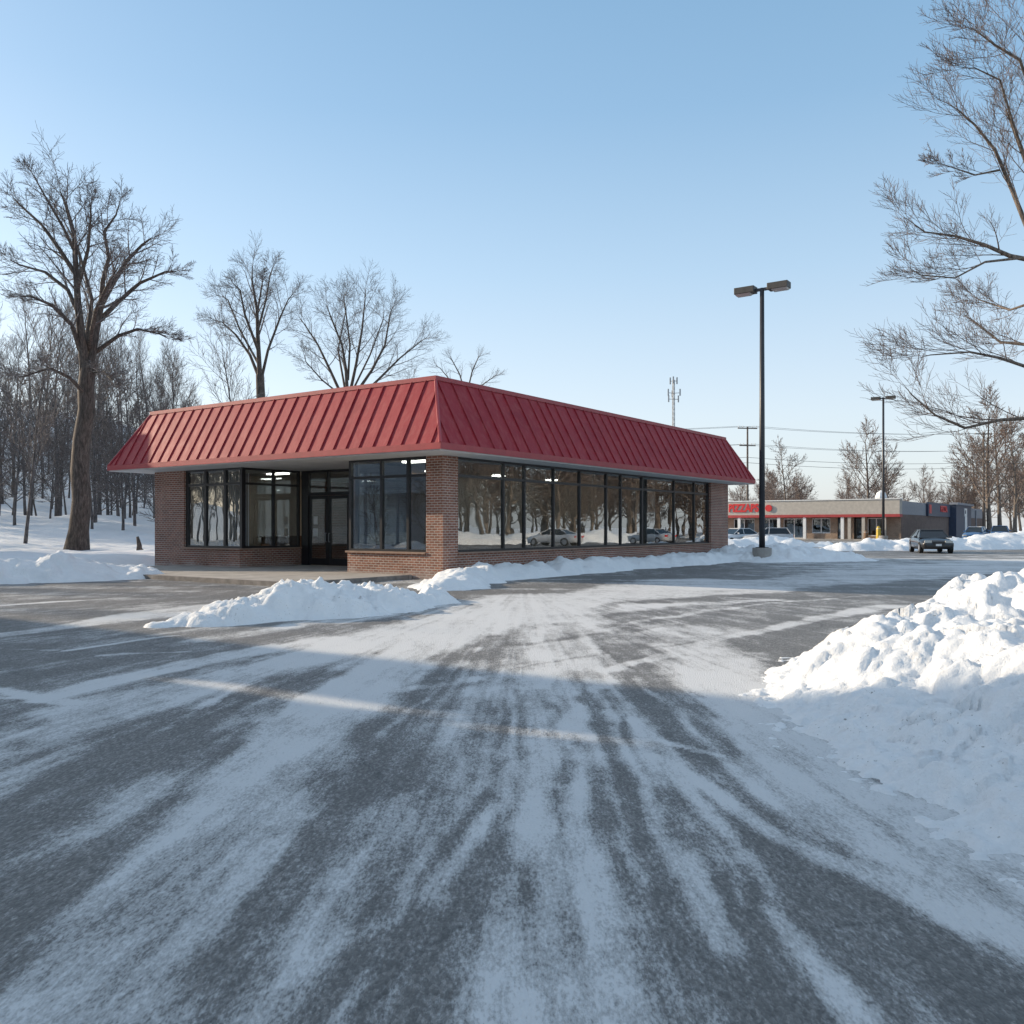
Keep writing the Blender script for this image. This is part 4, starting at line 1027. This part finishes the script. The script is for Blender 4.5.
# local y sign for the inward side
rot = Matrix.Rotation(-math.atan2(-e[1], -e[0]), 2); ly_ = (rot @ Vector((nrm[0], nrm[1]))).y
def yb(a, b_): return (min(a*ly_, b_*ly_), max(a*ly_, b_*ly_))
m = MB(); a, b_ = yb(.0, 15); m.box(0, ln_, a, b_, 0, NH-.3); m.build('wall', NBW, nb_)
m = MB(); a, b_ = yb(.0, 15.1); m.box(-.1, ln_+.1, a, b_, NH-.299, NH); m.build('roof', GREYM, nb_)
for i in range(5):
    for z in (5.6,):
        m = MB(); m.box(2+i*4.6, 4.4+i*4.6, *sorted((-.03*ly_, -.002*ly_)), z, z+1.8); f_ = m.build('window', FRAME, nb_)
        g_ = MB(); g_.box(2.1+i*4.6, 4.3+i*4.6, *sorted((-.04*ly_, -.032*ly_)), z+.1, z+1.7); g_.build('pane', CARGLASS, f_)
tag(nb_, 'plain two storey grey block building left of the view that shades the lot', 'building')
for i in range(6):                                          # young trees along the neighbour's wall
    q = A1 - e*(8.5+4.2*i) - nrm*(3.4+.5*(i%2))
    put_tree(KS[i%3], (q[0], q[1], -.05), i*1.7, .62+.07*(i%3), 'young bare tree in the row along the grey block building wall', 'young trees along the grey block wall', 'sapling')
# unseen tall board on posts, added as a sun blocker: its upper edge draws the shade line, the open slot under its top boards lets one thin beam through
NH2 = 10.5; k2_ = NH2/math.tan(EL); off2 = np.array([SD.x, SD.y])*k2_
sw = abs(SD.x*e[1]-SD.y*e[0])*k2_
B0 = P0+off2-e*6; B1 = P1+off2+e*20; BL = float(np.linalg.norm(B1-B0))
zt, zb_ = NH2*(1-1.85/sw), NH2*(1-2.3/sw)
def along(gx_, gy_):
    q = np.array([gx_, gy_])+np.array([SD.x, SD.y])*((zt+zb_)/2/math.tan(EL)); return float((q-B0) @ e)
s0, s1 = along(-3.6, 9.5), along(.9, 6.1)
bd = empty('shade_board', (B0[0], B0[1], 0), math.atan2(e[1], e[0]))
m = MB(); m.box(0, BL, -.12, .12, zt, NH2); m.box(0, s0, -.12, .12, zb_, zt-.002); m.box(s1, BL, -.12, .12, zb_, zt-.002); m.box(0, BL, -.12, .12, 3.6, zb_-.002); m.build('panel', NBW, bd)
for i in range(7):
    m = MB(); m.box(.4+i*(BL-1)/6, .7+i*(BL-1)/6, -.3, -.122 , -.1, NH2-.2); m.build('post', STEEL, bd)
tag(bd, 'unseen raised board on posts, added to shade the lot and pass one sun streak', 'board')
# gabled house west of the shop: its shade lies on the left end of the roof
hx, hy = -30.5, 40.2
ho = empty('gabled_house', (hx, hy, 0), math.atan2(SD.y, SD.x)+math.radians(90))
m = MB(); m.box(-3.0, 3.0, -4, 4, 0, 6.2); m.build('wall', BEIGE, ho)
m = MB()
rp = [(-3.3,6.2),(3.3,6.2),(0,9.7)]
m.quad(*[(a,-4.3,z) for a, z in rp]); m.quad(*[(a,4.3,z) for a, z in reversed(rp)])
m.quad((-3.3,-4.3,6.2),(0,-4.3,9.7),(0,4.3,9.7),(-3.3,4.3,6.2)); m.quad((3.3,-4.3,6.2),(3.3,4.3,6.2),(0,4.3,9.7),(0,-4.3,9.7)); m.quad((-3.3,-4.3,6.2),(-3.3,4.3,6.2),(3.3,4.3,6.2),(3.3,-4.3,6.2))
m.build('roof', GREYM, ho)
for xw in (-1.7,1.0):
    for z in (1.0,3.8):
        m = MB(); m.box(xw, xw+.9, -4.03, -4.002, z, z+1.4); m.build('window', CARGLASS, ho)
tag(ho, 'pale gabled house left of the view beyond the snow field', 'house')

# ------------------------------------------------------------------ light
sun = bpy.data.objects.new('sun', bpy.data.lights.new('sun', 'SUN')); COL.objects.link(sun)
d3 = Vector((SD.x*math.cos(EL), SD.y*math.cos(EL), math.sin(EL)))
sun.rotation_euler = (-d3).to_track_quat('-Z', 'Y').to_euler()
sun.data.energy = 2.55; sun.data.angle = math.radians(.6); sun.data.color = (1.0, .83, .62)
w_ = bpy.data.worlds.new('World'); S.world = w_; w_.use_nodes = True
nt = w_.node_tree; bg = nt.nodes['Background']
sky = nt.nodes.new('ShaderNodeTexSky'); sky.sky_type = 'NISHITA'; sky.sun_disc = False
sky.sun_elevation = EL; sky.sun_rotation = math.atan2(SD.x, SD.y) ; sky.altitude = 0
sky.air_density = 1.0; sky.dust_density = 1.6; sky.ozone_density = 2.2
hs = nt.nodes.new('ShaderNodeHueSaturation'); hs.inputs['Saturation'].default_value = .9; L(nt, sky.outputs[0], hs.inputs['Color']); sx_ = nt.nodes.new('ShaderNodeSeparateXYZ'); L(nt, coord(nt, None, 'Generated'), sx_.inputs[0])
gr_ = ramp(nt, sx_.outputs[2], [(0.0,(.60,.62,.645)),(.12,(.52,.585,.645)),(.27,(.34,.475,.60)),(.42,(.20,.355,.515)),(.55,(.15,.30,.46)),(.75,(.33,.40,.47)),(1.0,(.35,.41,.47))])
gm = nt.nodes.new('ShaderNodeVectorMath'); gm.operation = 'SCALE'; L(nt, gr_, gm.inputs[0]); gm.inputs['Scale'].default_value = 4.9
L(nt, mix(nt, .72, hs.outputs[0], gm.outputs[0]), bg.inputs[0]); bg.inputs[1].default_value = .13

S.view_settings.view_transform = 'Standard'; S.view_settings.look = 'None'; S.view_settings.gamma = 1
S.view_settings.exposure = 1.17
S.cycles.max_bounces = 8; S.cycles.transparent_max_bounces = 12
